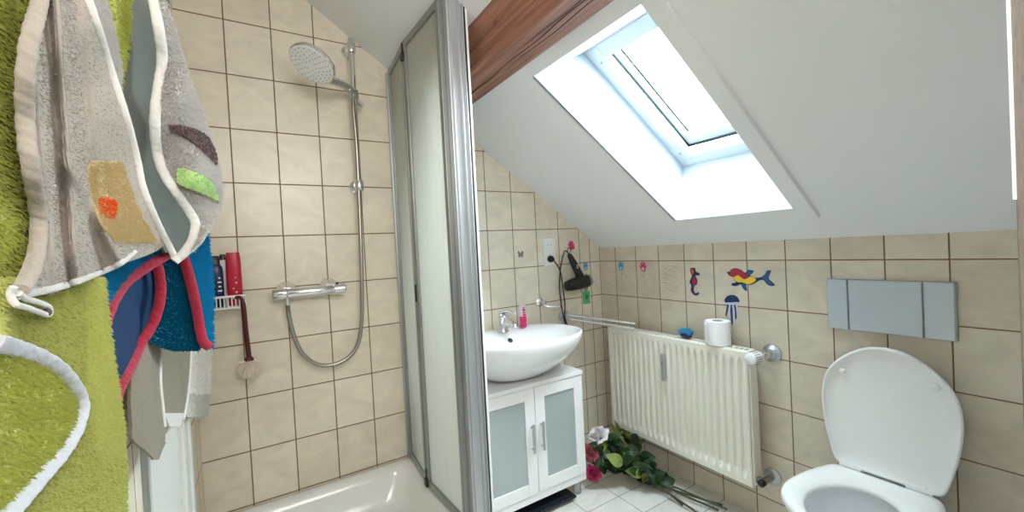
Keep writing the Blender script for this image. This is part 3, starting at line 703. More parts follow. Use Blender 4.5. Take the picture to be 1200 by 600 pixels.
# hair dryer hanging from the hook
t = thing('hair_dryer', 'black hair dryer hanging from the pink hook', 'hair dryer', (-.22,-.05,1.05))
hA, hB = at_y(666.5,297,-.045), at_y(680,324,-.055)
obj('handle', MB().tube([hA, hA+(hB-hA)*.06, hA+(hB-hA)*.35, hA+(hB-hA)*.75, hB], [.006,.013,.019,.021,.024], 16), m_black, t)
bA, bB = at_y(666,335,-.062), at_y(691,328,-.055)
ax = bB-bA; ln = np.linalg.norm(ax)
obj('barrel', MB().lathe([(0,.026),(.004,.030),(.03,.033),(.07,.037),(ln-.03,.037),(ln-.01,.033),(ln,.024),(ln,.005)], bA, ax, 24), m_black, t)
obj('nozzle', MB().lathe([(-.016,.020),(-.012,.026),(.004,.027)], bA, ax, 24), m_black, t)
gp = MB()
for k in range(5): gp.lathe([(ln-.026+k*.005,.0362-k*.0012),(ln-.0245+k*.005,.0375-k*.0012),(ln-.023+k*.005,.0362-k*.0012)], bA, ax, 20)
obj('intake_grille', gp, m_alu_grey, t)
obj('switch', MB().box(hA+(hB-hA)*.55+[-.006,-.024,-.014], hA+(hB-hA)*.55+[.004,-.018,.012], .002), m_grey, t, False)
obj('hanging_loop', MB().tube(cr([hA+[-.008,0,.004], hA+[-.010,-.002,.020], hA+[.002,-.004,.034], hA+[.012,-.002,.018], hA+[.008,0,.004]],6), .0022, 8), m_black, t)
obj('plug', MB().lathe([(0,.019),(.012,.0185),(.022,.014),(.032,.008)], (-.391,-.0108,1.136), (0,-1,-.15)), m_black, t)
cd_ = [np.array([-.391,-.042,1.132]), at_y(648,304,-.040), at_y(655,314,-.034), at_y(658,324,-.03), at_y(660,340,-.026), at_y(662,356,-.03), at_y(662,372,-.05), at_y(666,384,-.052)]
cd_ += [at_y(665,386,-.045), at_y(661,374,-.055), at_y(657,352,-.03), at_y(655.5,335,-.026), at_y(656.5,318,-.03), at_y(659,303,-.035), at_y(662,294,-.04), hA]
cp = [cd_[0]]+cd_[1:]
obj('cord', MB().tube(cr(cp, 8), .0035, 8), m_black, t)
# chrome hook / valve above the basin
t = thing('tumbler_holder', 'small chrome wall holder with a short arm above the basin', 'holder', (-.471,0,.90))
obj('rosette', MB().lathe([(0,.024),(.006,.024),(.012,.016),(.03,.012),(.034,.014),(.048,.013),(.052,.004)], (-.471,0,.905), (0,-1,0)), m_chrome, t)
a0 = np.array([-.471,-.040,.892])
obj('arm', MB().tube(cr([a0,(-.455,-.055,.884),(-.420,-.075,.880),(-.392,-.085,.880)],5), [.007]*8+[.006]*8, 10), m_chrome, t)
obj('tip', MB().ball((-.390,-.0855,.880), .008, 12), m_black, t)
# swivel towel bars
t = thing('swivel_towel_bar', 'two-armed chrome towel bar swung out to the radiator', 'towel bar', (-.315,0,.81))
obj('wall_mount', MB().lathe([(0,.028),(.008,.028),(.012,.018),(.03,.014)], (-.318,0,.808), (0,-1,0)), m_satin, t)
obj('pivot', MB().lathe([(-.032,.008),(-.028,.012),(.028,.012),(.032,.008)], (-.316,-.034,.808), (0,0,1)), m_satin, t)
for z0_, z1_, dx in ((.818,.778,0),(.796,.7535,-.012)):
    obj('arm', MB().tube([(-.310,-.038,z0_),(-.100+dx,-.335,z1_)], .0075, 12), m_chrome, t)

# ------------------------------------------------------------------ radiator
t = thing('radiator', 'white ribbed panel radiator on the right wall', 'radiator', (-.07,-.52,.18))
ry0, ry1, rz0, rz1, rx = -.911, -.130, .180, .728, -.100
def radpanel():
    n = 23; per = 14; ny = n*per+1; zs = np.concatenate([[rz0, rz0+.006, rz0+.014], np.linspace(rz0+.02, rz0+.060, 9), np.linspace(rz0+.10, rz1-.10, 6), np.linspace(rz1-.060, rz1-.02, 9), [rz1-.014, rz1-.006, rz1]])
    P = []
    for z in zs:
        row = []
        for i in range(ny):
            y = ry1 + (ry0-ry1)*i/(ny-1); ph = (i % per)/per
            e = min(ph, 1-ph)*2           # 0 at groove centre .. 1 at ridge
            hz = min(1, max(0, (min(z-rz0, rz1-z)-.016)/.040)); hz = hz*hz*(3-2*hz)
            g = 1-min(1, max(0, (e-.30)/.34)); g = g*g*(3-2*g)
            taper = .45+.55*hz
            g2 = 1-min(1, max(0, (e-.40*taper)/(.24*taper+1e-3))); g2 = g2*g2*(3-2*g2)
            edge = 0
            if i < 4 or i > ny-5: g2 = 0
            row.append((rx + .0175*g2*hz, y, z))
        P.append(row)
    mb = MB().grid(P)
    # back and rim
    mb.box((rx+.018,ry0,rz0),(rx+.021,ry1,rz1), .001)
    for a, b in (((rx+.0,ry0-.0,rz0-.0),(rx+.016,ry0+.004,rz1)),((rx,ry1-.004,rz0),(rx+.016,ry1,rz1)),((rx,ry0,rz0-.003),(rx+.016,ry1,rz0+.001)),((rx,ry0,rz1-.001),(rx+.016,ry1,rz1+.003))): mb.box(a, b, .001)
    return mb
obj('front_panel', radpanel(), m_rad, t, auto=50)
obj('side_panel', MB().box((rx+.008,ry0-.004,rz0+.004),(-.040,ry0+.001,rz1-.006), .002), m_rad, t, False)
obj('side_panel', MB().box((rx+.008,ry1-.001,rz0+.004),(-.040,ry1+.004,rz1-.006), .002), m_rad, t, False)
b = MB(); b.box((rx+.012,ry0,rz1),(rx+.020,ry1,rz1+.008), .002); b.box((-.048,ry0,rz1),(-.038,ry1,rz1+.008), .002)
for y in np.arange(ry0+.006, ry1, .022): b.box((rx+.018,y,rz1),(-.046,y+.011,rz1+.006))
obj('top_grille', b, m_rad, t, False)
b = MB(); b.box((-.042,ry0,rz0+.02),(-.040,ry1,rz1-.006))
for y in np.arange(ry0+.02, ry1-.01, .0333): b.box((rx+.018,y,rz0+.04),(-.042,y+.002,rz1-.02))
obj('convector_fin', b, m_rad, t, False)['kind'] = 'stuff'
for y in (-.30,-.74): obj('bracket', MB().box((-.040,y-.02,.26),(0,y+.02,.66), .003), m_rad, t, False)
b = MB().box((rx-.018,-.516,.520),(rx-.004,-.495,.652), .004); b.box((rx-.004,-.516,.53),(rx+.002,-.497,.64))
mt = obj('heat_meter', b, m_satin, t, False)
obj('meter_window', MB().box((rx-.0188,-.511,.60),(rx-.0178,-.500,.615)), m_grey, mt, False)
# thermostat valve: pipe from the wall rosette, white head
vz = .716
b = MB().lathe([(0,.036),(.008,.036),(.014,.026),(.022,.020)], (0,-.957,vz+.006), (-1,0,0)); 
obj('valve_rosette', b, m_satin, t)
b = MB().tube(cr([(-.005,-.957,vz+.006),(-.05,-.957,vz+.006),(-.068,-.952,vz+.003)],5), .014, 16); b.tube([(-.068,-.965,vz+.003),(-.068,-.912,vz)], .013, 16); b.lathe([(0,.017),(.02,.017)], (-.045,-.957,vz+.006), (-1,0,0), 6)
obj('valve_body', b, m_chrome, t)
hv = MB().lathe([(0,.018),(.004,.021),(.012,.022),(.016,.025),(.055,.0245),(.064,.022),(.068,.012),(.069,.001)], (-.078,-.948,vz+.003), (-1,.12,0), 30)
vh = obj('thermostat_head', hv, m_wplastic, t)
rb = MB()
for k in range(16):
    a = 2*math.pi*k/16; c = np.array([-.128,-.942,vz+.003]); o_ = np.array([0, math.cos(a)*.0246, math.sin(a)*.0246])
    rb.tube([c+o_+[.022,-.003,0], c+o_+[-.008,0.001,0]], .0018, 6)
obj('grip_rib', rb, m_grey, vh)
lz = .205
obj('return_rosette', MB().lathe([(0,.034),(.006,.034),(.012,.022)], (0,-.938,lz), (-1,0,0)), m_satin, t)
b = MB().tube([(-.004,-.938,lz),(-.045,-.938,lz)], .012, 14); b.tube(cr([(-.045,-.938,lz),(-.068,-.937,lz),(-.072,-.93,lz),(-.072,-.908,lz)],5), .013, 14); b.lathe([(0,.016),(.016,.016)], (-.072,-.935,lz), (0,1,0), 6)
obj('return_valve', b, pm('dull_brass', (.35,.31,.26,1), .35, 1), t)
obj('valve_cap', MB().lathe([(0,.014),(.015,.014),(.02,.010)], (-.078,-.938,lz), (-1,0,0)), m_black, t)

# toilet roll and nail brush on the radiator
rzt = rz1+.008
t = thing('toilet_roll', 'white toilet roll standing on top of the radiator', 'toilet roll', (-.067,-.765,rzt))
rr_ = .050; hh = .104; c = (-.062,-.765,rzt)
obj('roll', MB().lathe([(0,.021),(0,rr_-.002),(.002,rr_),(hh-.002,rr_),(hh,rr_-.002),(hh-.001,.021),(hh-.03,.0205)], c, (0,0,1), 40), m_paper, t)
obj('cardboard_core', MB().lathe([(.004,.0195),(.004,.021),(hh-.001,.021),(hh-.001,.0195)], c, (0,0,1), 30), pm('grey_cardboard', lin(150,140,128), .9, var=.1), t)
P = []
for i in range(14):
    a = math.radians(118 + i*4.5); k = i/13
    rr2 = rr_+.001+.020*k**1.5
    P.append([(c[0]+rr2*math.cos(a), c[1]+rr2*math.sin(a), rzt+z*(1-.12*k)+.010*k) for z in np.linspace(.001, hh, 8)])
obj('loose_sheet', MB().grid(P), m_paper, t, solid=.0006)
t = thing('nail_brush', 'blue and purple nail brush lying on the radiator', 'brush', (-.062,-.60,rzt))
obj('brush_back', MB().ball((-.062,-.605,rzt+.015), .03, 20, (.65,1.02,.5)), m_purple, t)
obj('band', MB().ball((-.062,-.605,rzt+.024), .03, 20, (.70,1.06,.16)), m_dkblue, t)
b = MB()
for i in range(9):
    for j in range(6):
        y = -.605-.026+.052*i/8; x = -.062-.014+.028*j/5
        b.cyl((x,y,rzt+.020),(x+rng.uniform(-.004,.004),y*1.0+rng.uniform(-.004,.004)+.12*(y+.605),rzt+.048-14*(y+.605)**2),.0021,n=5)
obj('bristles', b, m_blue, t)['kind'] = 'stuff'

# ------------------------------------------------------------------ toilet
TY = -1.328
t = thing('toilet', 'white wall-hung toilet with its lid up', 'toilet', (-.28,TY,0))
UW = [(0,.118),(.004,.130),(.02,.141),(.06,.153),(.11,.165),(.17,.174),(.22,.177),(.27,.172),(.315,.155),(.355,.122),(.385,.082),(.403,.045),(.410,0)]
def lid_outline(L=.410, W=1.0, n=4):      # (distance from the hinge, side) all the way round
    half = cr([(a*L/.410, b*W, 0) for a, b in UW], n)
    r = [(p[0], p[1]) for p in half]
    base = [(0, .118*W*k) for k in (.75,.5,.25,0,-.25,-.5,-.75)]
    return r[::1] + [(a, -b) for a, b in r[::-1][1:]] + base[::-1]
def egg(L, Wd, x0, wb=.72, n=56):      # plan outline from the hinge end (x0) out to x0-L; returns (x,y) about TY
    P = []
    for a in np.linspace(0, 2*math.pi, n, endpoint=False):
        c, s = math.cos(a), math.sin(a)
        xx = x0 - L/2 + (L/2)*math.copysign(abs(c)**(.55 if c > 0 else 1.0), c)
        wmod = 1 - (1-wb)*max(0, (xx-(x0-.55*L))/(.55*L))**2.2
        P.append((xx, TY + (Wd/2)*math.copysign(abs(s)**.95, s)*wmod))
    return P
sz = .428
def ringz(pts, z): return [(a, b, z) for a, b in pts]
def scale_pts(pts, c, k): return [(c[0]+(a-c[0])*k, c[1]+(b-c[1])*k) for a, b in pts]
def pans():
    e = lambda L, Wd, x0, z: ringz(egg(L, Wd, x0, .8), z)
    mb = MB().loft([e(.28,.16,-.002,.05), e(.36,.20,-.002,.09), e(.42,.25,-.002,.18), e(.47,.32,-.002,.28), e(.505,.35,-.004,.35), e(.52,.356,-.004,.378), e(.515,.35,-.006,.370),
        e(.32,.24,-.175,.384), e(.31,.225,-.180,.370), e(.29,.20,-.185,.34), e(.24,.17,-.20,.27), e(.17,.12,-.22,.22), e(.08,.06,-.26,.205)])
    return mb
obj('bowl', pans(), m_ceramic, t, auto=70)
obj('water', MB().lathe([(0,.075),(.002,.075),(.002,.001)], (-.30,TY,.232), (0,0,1)), pm('toilet_water', lin(170,190,200), .03), t)
def seat():
    lo = lid_outline(.425, .99)
    o0 = [(-.116-u*.97, TY-.004+w) for u, w in lo]; cen = (-.345, TY)
    hole = []
    for x, y in o0:
        a = math.atan2((y-cen[1])/.18, (x-cen[0])/.21); hole.append((cen[0]-.004+.142*math.cos(a), cen[1]+.106*math.sin(a)))
    def mixr(k): return [(a[0]*(1-k)+b[0]*k, a[1]*(1-k)+b[1]*k) for a, b in zip(o0, hole)]
    return MB().loft([ringz(scale_pts(o0,cen,.985),0.3870), ringz(o0,0.3920), ringz(o0,0.4020), ringz(mixr(.05),0.4090), ringz(mixr(.25),0.4125), ringz(mixr(.6),0.4110), ringz(mixr(.92),0.4040), ringz(hole,0.3970), ringz(mixr(.98),0.3870), ringz(scale_pts(o0,cen,.985),0.3870)], False)
obj('seat', seat(), m_wplastic, t, auto=80)
# lid: same egg, turned up about the hinge
hx, hz = -.098, .409
tilt = math.radians(4)
def lidpt(u, y, off):        # u: distance from hinge; off: towards the room
    return (hx + off*math.cos(tilt) + u*math.sin(tilt)*1.0 , y, hz + u*math.cos(tilt) + off*math.sin(tilt))
def lid():
    e = lid_outline(.416, .975)
    def rg(k, off): return [lidpt(.21+(u-.21)*k, TY-.006+w*k, off) for u, w in e]
    return MB().loft([rg(.2,.016), rg(.7,.015), rg(.93,.010), rg(.99,.002), rg(1,-.006), rg(.99,-.013), rg(.965,-.014), rg(.95,-.011), rg(.92,-.005), rg(.75,.0), rg(.4,.005), rg(.1,.006)])
obj('lid', lid(), m_wplastic, t, auto=70)
for dy in (.104, -.124):
    c = lidpt(.318, TY+dy, -.008); obj('lid_bumper', MB().lathe([(0,.009),(.010,.0085),(.013,.006),(.0135,.001)], c, (-1,0,-.1)), m_wplastic, t)
for dy in (.085, -.085):
    b = MB().cyl((hx-.004,TY+dy-.03,hz-.002),(hx-.004,TY+dy+.03,hz-.002),.012,n=16); b.box((hx-.012,TY+dy-.02,.386),(hx+.008,TY+dy+.02,hz-.004), .002)
    obj('hinge', b, m_wplastic, t)
obj('hinge_pin', MB().cyl((hx-.006,TY-.100,hz-.010),(hx-.006,TY-.100,hz+.012),.0035,n=8), m_alu_grey, t)
# flush plate
t = thing('flush_plate', 'silver three-part flush plate on the wall above the toilet', 'flush plate', (0,-1.32,.94))
py0, py1, pz0, pz1 = -1.487, -1.158, .853, 1.034
obj('frame', MB().box((-.010,py0+.001,pz0+.001),(0,py1-.001,pz1-.001), .004), m_alu_grey, t, False)
for a, b, nm in ((py1-.004,-1.2215,'flush_button'),(-1.2245,-1.4125,'flush_button'),(-1.4155,py0+.004,'side_panel')):
    obj(nm, MB().box((-.019,b,pz0+.003),(-.009,a,pz1-.003), .004, 3), m_plate, t, False)

# ------------------------------------------------------------------ artificial roses on the floor
def blossom(c, ax, r, m, parent):
    ax = np.array(ax, float); ax /= np.linalg.norm(ax); u = np.cross(ax, [0.3,.2,1.]); u /= np.linalg.norm(u); w = np.cross(ax, u); mb = MB(); c = np.array(c, float)
    for lay, (n, rad, opn, h) in enumerate(((3,.28,.25,.95),(4,.5,.55,.9),(5,.78,.95,.72),(6,1.0,1.35,.45))):
        for k in range(n):
            a0 = 2*math.pi*(k+.37*lay)/n + rng.uniform(-.1,.1); wd = 2*math.pi/n*.66; P = []
            for i in range(6):
                v = i/5; row = []
                for j in range(7):
                    q = (j/6-.5)*2; a = a0 + q*wd*(.35+.65*math.sin(math.pi*min(.5+.0*v, .5)))*(math.sin(math.pi*(.12+.62*v)))
                    rr = r*rad*(.25+.75*v**(.8))*(1+.10*math.sin(3*q+lay)*v) + r*.10*v**3*opn
                    hh = r*(h*v**.9 - .18*opn*v**3 + .06*math.sin(5*q+k)*v)
                    row.append(c + ax*hh + (u*math.cos(a)+w*math.sin(a))*rr)
                P.append(row)
            mb.grid(P)
    return obj('blossom', mb, m, parent, auto=80)
def leafm(base, d, up, L, Wd, m, parent, curl=.25):
    d = np.array(d, float); d /= np.linalg.norm(d); s = np.cross(d, up); s /= np.linalg.norm(s); n = np.cross(s, d); P = []
    for i in range(9):
        v = i/8; wv = Wd/2*math.sin(math.pi*v**.8)**.9*(1+.06*(i % 2)); row = []
        for j in range(5):
            q = (j-2)/2; row.append(np.array(base) + d*L*v*(1-.1*v) + s*wv*q + n*(L*(-curl*v*v+.18*v) + wv*.35*abs(q)))
        row = [np.array([min(p[0], -.012 if p[2] < .15 else -.13), min(p[1], -.012), max(p[2], .004)]) for p in row]; P.append(row)
    return obj('leaf', MB().grid(P), m, parent, auto=80)
flowers = [  # head, stem end, blossom material, radius, label, axis
    (at_y(702,513,-.24), at_z(847,592,.010), m_petw, .054, 'white artificial rose lying on the floor beside the cabinet', (-.5,.1,.9)),
    (at_y(692,531,-.265), at_z(842,598,.008), m_petr, .040, 'dusty rose artificial flower between the white and the magenta one', (-.8,-.3,.3)),
    (at_y(696,554,-.300), at_z(820,603,.008), m_petp, .036, 'magenta artificial flower lowest beside the cabinet leg', (-.8,-.45,.1)),
    (at_y(735,512,-.20), at_z(852,597,.014), None, 0, 'leafy artificial stem with yellow-green leaves nearest the radiator', None),
    (at_y(716,545,-.33), at_z(800,592,.010), None, 0, 'dark leafy artificial stem at the front of the flower bunch', None)]
knot = at_z(748,553,.055)
for k, (hd_, end, m, r_, label, ax) in enumerate(flowers):
    t = thing('artificial_rose' if m else 'leafy_stem', label, 'artificial flower', (end[0],end[1],0), 'artificial flowers on the floor')
    kn = knot + np.array([(k-2)*.010, (k % 3-1)*.014, .006*(k % 3)])
    hd_ = np.array(hd_, float); hd_[2] = max(hd_[2], .045)
    path = cr([hd_, (hd_*1.2+kn*.8)/2+[0,0,.015], kn, (kn+end)/2+[.004*(k-2),.006*(k-2),-.004], end], 8)
    path = [np.array([p[0], p[1], max(p[2], .0055)]) for p in path]
    obj('stem', MB().tube(path, [.0034+.0012*i/len(path) for i in range(len(path))], 8), m_stem, t)
    if m:
        blossom(hd_, ax, r_, m, t)
    nl = 26
    for i in range(nl):
        q = path[int(len(path)*((.15 if m else .03)+(.52 if m else .64)*i/nl))] + rng.normal(size=3)*np.array([.020,.020,.016]); a = rng.uniform(0, 2*math.pi)
        q[2] = max(q[2], .012)
        tn = (path[-1]-path[0]); tn /= np.linalg.norm(tn)
        d = -tn*rng.uniform(-.4,.6) + np.array([math.cos(a), math.sin(a), .35+.8*rng.random()])*.9
        mm = m_leaf2 if (k == 3 and i < 9) or (rng.random() < .10) else m_leaf
        L = rng.uniform(.06,.10)
        if k == 3 and i < 9: d = np.array([.25*math.cos(a)-.15, .3*math.sin(a)+.05, .9])
        leafm(q, d, (rng.uniform(-.4,.4)-.5, rng.uniform(-.4,.4)-.5, 1), L, L*.62, mm, t, rng.uniform(.1,.45))

# ------------------------------------------------------------------ cloths hanging at the left
def edge_fn(pts):
    a = sorted(pts, key=lambda p: p[0]); ys = [p[0] for p in a]; xs = [p[1] for p in a]
    yy = np.linspace(ys[0], ys[-1], 200); xx = np.interp(yy, ys, xs)
    k = np.ones(13)/13; xp = np.concatenate([np.full(6, xx[0])+(xx[0]-xx[1])*np.arange(6,0,-1), xx, np.full(6, xx[-1])+(xx[-1]-xx[-2])*np.arange(1,7)])
    xx = np.convolve(xp, k, 'valid')
    return lambda y: np.interp(y, yy, xx)
def D_wall(x, y):      # nothing hangs inside the left wall
    r = ray(x, y)[0]; return 9 if r > -.02 else (XL+.036-CAM[0])/r
def sheet(left, right, y0, y1, D, step=3.0):     # left/right: lists of (photo y, photo x); D(px,py) distance
    lf, rf = edge_fn(left), edge_fn(right)
    nv = max(4, int((y1-y0)/step)); wmax = max(abs(rf(y)-lf(y)) for y in np.linspace(y0, y1, 20)); nu = max(4, int(wmax/step))
    P = []
    for y in np.linspace(y0, y1, nv+1):
        a, b = lf(y), rf(y); P.append([at_d(a+(b-a)*i/nu, y, min(D(a+(b-a)*i/nu, y), D_wall(a+(b-a)*i/nu, y))) for i in range(nu+1)])
    return np.array(P)
def tufts(mb, P, n, L, wd, droop=.6, jit=.7, mi=0):
    nu, nv = P.shape[0]-1, P.shape[1]-1
    A = P[:-1,:-1].reshape(-1,3); B = P[:-1,1:].reshape(-1,3); Cc = P[1:,:-1].reshape(-1,3)
    ar = np.linalg.norm(np.cross(B-A, Cc-A), axis=1); pr = ar/ar.sum()
    idx = rng.choice(len(ar), n, p=pr); s, q = rng.random(n)[:,None], rng.random(n)[:,None]
    base = A[idx]+(B[idx]-A[idx])*s+(Cc[idx]-A[idx])*q
    N = np.cross(B[idx]-A[idx], Cc[idx]-A[idx]); N /= np.linalg.norm(N, axis=1)[:,None]+1e-12
    tc_ = CAM-base; sg = np.sign((N*tc_).sum(1))[:,None]; N *= sg
    d = N*.8 + rng.normal(size=(n,3))*jit*.55 + np.array([.15,0,-droop])*.6; d /= np.linalg.norm(d, axis=1)[:,None]
    s1 = np.cross(d, tc_); s1 /= np.linalg.norm(s1, axis=1)[:,None]+1e-12
    ln = L*(.6+.8*rng.random((n,1)))
    v0 = base-s1*wd*.5; v1 = base+s1*wd*.5; v2 = base+d*ln*.6+s1*wd*.42; v3 = base+d*ln*.6-s1*wd*.42; v4 = base+d*ln+np.array([0,0,-.25])*ln
    o = len(mb.v); V = np.stack([v0,v1,v2,v3,v4],1).reshape(-1,3)
    mb.v += [tuple(p) for p in V]
    for i in range(n):
        k = o+5*i; mb.f.append((k,k+1,k+2,k+3)); mb.f.append((k+3,k+2,k+4)); mb.mi += [mi, mi]
def cloth(name, P, m, parent, n=0, L=.004, wd=.0012, th=.004, **kw):
    mb = MB()
    # front and back skin with closed edges
    N = np.zeros_like(P); du = np.gradient(P, axis=0); dv = np.gradient(P, axis=1); N = np.cross(du, dv); N /= np.linalg.norm(N, axis=2)[...,None]+1e-12
    sg = np.sign((N*(CAM-P)).sum(2)); N *= (1 if sg.sum() > 0 else -1)
    Q = P - N*th
    a, b = P.shape[:2]
    mb.grid(P.tolist()); mb.grid(Q[:, ::-1].tolist())
    for x, y in ((P[0],Q[0]),(P[-1],Q[-1]),(P[:,0],Q[:,0]),(P[:,-1],Q[:,-1])): mb.grid([x.tolist(), y.tolist()])
    if n: tufts(mb, P, n, L, wd, mi=1, **kw)
    return obj(name, mb, [m, FLUFF[m.name]] if n else m, parent, auto=75)
def binding(name, pts, D, r, m, parent, flat=.6, wav=.18, off=.004, n=12, seg=14):
    C2 = cr([np.array([a, b, 0]) for a, b in pts], seg); ph = rng.uniform(0, 6)
    W_ = [at_d(p[0], p[1], min(D(p[0], p[1]), D_wall(p[0], p[1]))-off) for p in C2]; rings = []; s_ = 0
    for i, p in enumerate(W_):
        d = W_[min(i+1, len(W_)-1)]-W_[max(i-1, 0)]; d /= np.linalg.norm(d)+1e-12
        v = CAM-p; v -= d*(v@d); v /= np.linalg.norm(v); w = np.cross(d, v)
        s_ += np.linalg.norm(p-W_[max(i-1,0)])/r
        ring = []
        for t_ in np.linspace(0, 2*math.pi, n, endpoint=False):
            k = 1+wav*(.6*math.sin(s_*1.7+ph+1.2*math.cos(t_))+.5*math.sin(s_*3.9+2*math.cos(t_)))
            ring.append(p + w*r*math.cos(t_)*(1+.25*(k-1)) + v*r*flat*math.sin(t_)*k)
        rings.append(ring)
    return obj(name, MB().loft(rings), m, parent, auto=80)
g = lambda x, c, w: math.exp(-((x-c)/w)**2)

# lime towel ------------------------------------------------------
def D_lime(x, y):
    return .325 + .240*max(0,x)/145 - .022*g(x+.10*(y-300), 118, 22) + .018*g(x+.12*(y-300), 84, 14) + .012*math.sin(x*.09+y*.012) - .01*g(y, 460, 60)
D_limeF = lambda x, y: D_lime(x, y) - .014 - .010*g(x, 100, 40)
t = thing('lime_towel', 'large lime green terry towel with silver grey edging hanging at the far left', 'towel', (-1.90,-1.42,.75))
P = sheet([(-20,-40),(620,-40)], [(-20,155),(60,150),(120,138),(300,118),(340,121),(420,131),(500,143),(560,146),(620,145)], -20, 620, D_lime)
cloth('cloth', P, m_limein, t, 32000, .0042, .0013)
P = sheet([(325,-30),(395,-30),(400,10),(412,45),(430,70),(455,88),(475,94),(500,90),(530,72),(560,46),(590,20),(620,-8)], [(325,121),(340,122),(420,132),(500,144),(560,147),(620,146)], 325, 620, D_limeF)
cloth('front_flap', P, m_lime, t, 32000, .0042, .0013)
binding('edging', [(-25,399),(10,406),(45,418),(70,434),(88,456),(95,475),(90,500),(73,530),(47,560),(21,590),(-6,620)], D_limeF, .0066, m_bindg, t, .35, .28, .0075)
# grey hooded towel ----------------------------------------------
def D_grey(x, y):
    b = .300 + .235*max(0, x-20)/130 if x < 150 else .535 + .20*(x-150)/110
    b -= .016*g(x-.10*y, 36, 9) - .015*g(x-.08*y, 52, 9) + .016*g(x-.06*y, 70, 10) - .012*g(x-.10*y, 86, 9) + (.020*g(x, 78+(y-180)*.50, 9)*min(1, (y-180)/30) if y > 180 else 0)
    return b + .006*math.sin(y*.05+x*.03)
D_back = lambda x, y: .505 + .0022*(x-120)
def D_right(x, y):
    b = .60 + .10*(x-180)/80
    return b - .035*g(x-.18*(y-150), 222, 30) + .008*math.sin(y*.06+x*.05) - .01*g(y, 215, 18)
t = thing('grey_hooded_towel', 'pale grey childs hooded towel with animal patches hanging over the lime one', 'towel', (-1.85,-1.25,.95))
P = sheet([(-20,153),(0,150),(30,144),(60,138),(90,132),(110,130),(150,142),(250,170),(300,196)], [(-20,200),(60,195),(140,188),(200,196),(250,228),(300,230)], -20, 296, D_back)
cloth('hood_lining', P, m_greyin, t)
P = sheet([(-20,100),(0,104),(45,118),(110,138)], [(-20,118),(0,124),(50,136),(85,142),(110,139)], -20, 108, lambda x, y: D_grey(x, y)+.014)
cloth('inner_fold', P, m_greyt, t, 2500, .004, .0012)
lip = [(-20,96),(0,103),(45,118),(75,127),(120,142),(150,151),(190,161),(215,166),(240,175),(265,186),(290,199),(304,206)]
P = sheet([(-20,54),(0,48),(30,40),(60,33),(110,27),(160,29),(200,35),(250,44),(290,42),(320,32),(345,18)],
          [(a, b) for a, b in lip[:-1]]+[(293,193),(300,170),(312,135),(325,104),(345,60)], -20, 345, D_grey)
cloth('front_cloth', P, m_greyb, t, 5000, .0018, .0005)
binding('edging', [(b, a) for a, b in lip], D_grey, .0045, m_bind, t, .6, .10, .002)
binding('edging', [(52,-20),(46,5),(39,32),(33,60),(29,110),(31,160),(37,200),(45,250),(44,290),(36,320),(24,340)], D_grey, .0054, m_greyb, t, .7, .30, .001)
binding('edging', [(20,346),(48,341),(80,333),(110,322),(140,309),(158,294)], D_grey, .0035, m_greyt, t, .6, .12, .001)
rl = [(-20,176),(0,180),(40,187),(70,190),(100,186),(130,182),(160,182),(190,187),(210,196),(230,210),(248,222),(262,229),(280,226),(296,216),(306,204)]
P = sheet(rl, [(-20,188),(0,194),(40,206),(80,218),(110,228),(140,240),(170,249),(200,257),(225,261),(245,257),(262,250),(285,236),(306,210)], -20, 306, D_right)
cloth('side_cloth', P, m_greyt, t, 15000, .0045, .0013)
binding('edging', [(b, a) for a, b in rl], D_right, .0065, m_bind, t, .65, .12, .003)
binding('hanging_loop', [(16,336),(12,345),(18,356),(32,361),(46,366),(57,369),(57,360),(44,354),(30,350),(22,344)], D_grey, .0022, m_bind, t, .8, .05, .006)
obj('loop_end', MB().ball(at_d(55,366,D_grey(55,366)-.006), .0035, 12), m_brown, t)
P = sheet([(189,108),(196,104),(210,103),(240,110),(262,120),(284,135)], [(189,143),(210,149),(230,156),(262,171),(280,182),(284,184)], 189, 284, lambda x, y: D_grey(x, y)-.0035)
cp_ = cloth('cream_patch', P, m_cream, t, 5000, .003, .0009, .002)
P = sheet([(232,116),(240,114),(250,118),(256,126)], [(232,130),(236,137),(246,137),(256,132)], 232, 256, lambda x, y: D_grey(x, y)-.0065, 2)
cloth('orange_dot', P, m_orange, cp_, 500, .002, .0008, .002)
P = sheet([(147,198),(152,199),(157,212),(164,224),(172,234),(182,243),(193,252)], [(147,214),(150,228),(155,238),(162,246),(172,251),(182,254),(193,255)], 147, 193, lambda x, y: D_right(x, y)-.0065, 2)
cloth('brown_patch', P, m_brown, t, 800, .002, .0009, .002)
P = sheet([(197,207),(203,207),(209,207),(215,208),(222,222),(230,240),(237,253)], [(197,216),(203,232),(209,243),(215,250),(222,253),(230,256),(237,257)], 197, 237, lambda x, y: D_right(x, y)-.0065, 2)
cloth('green_patch', P, m_pgreen, t, 800, .002, .0009, .002)
binding('patch_line', [(208,217),(225,223),(242,230),(256,237)], D_right, .0016, m_brown, t, .6, .1, .0065)
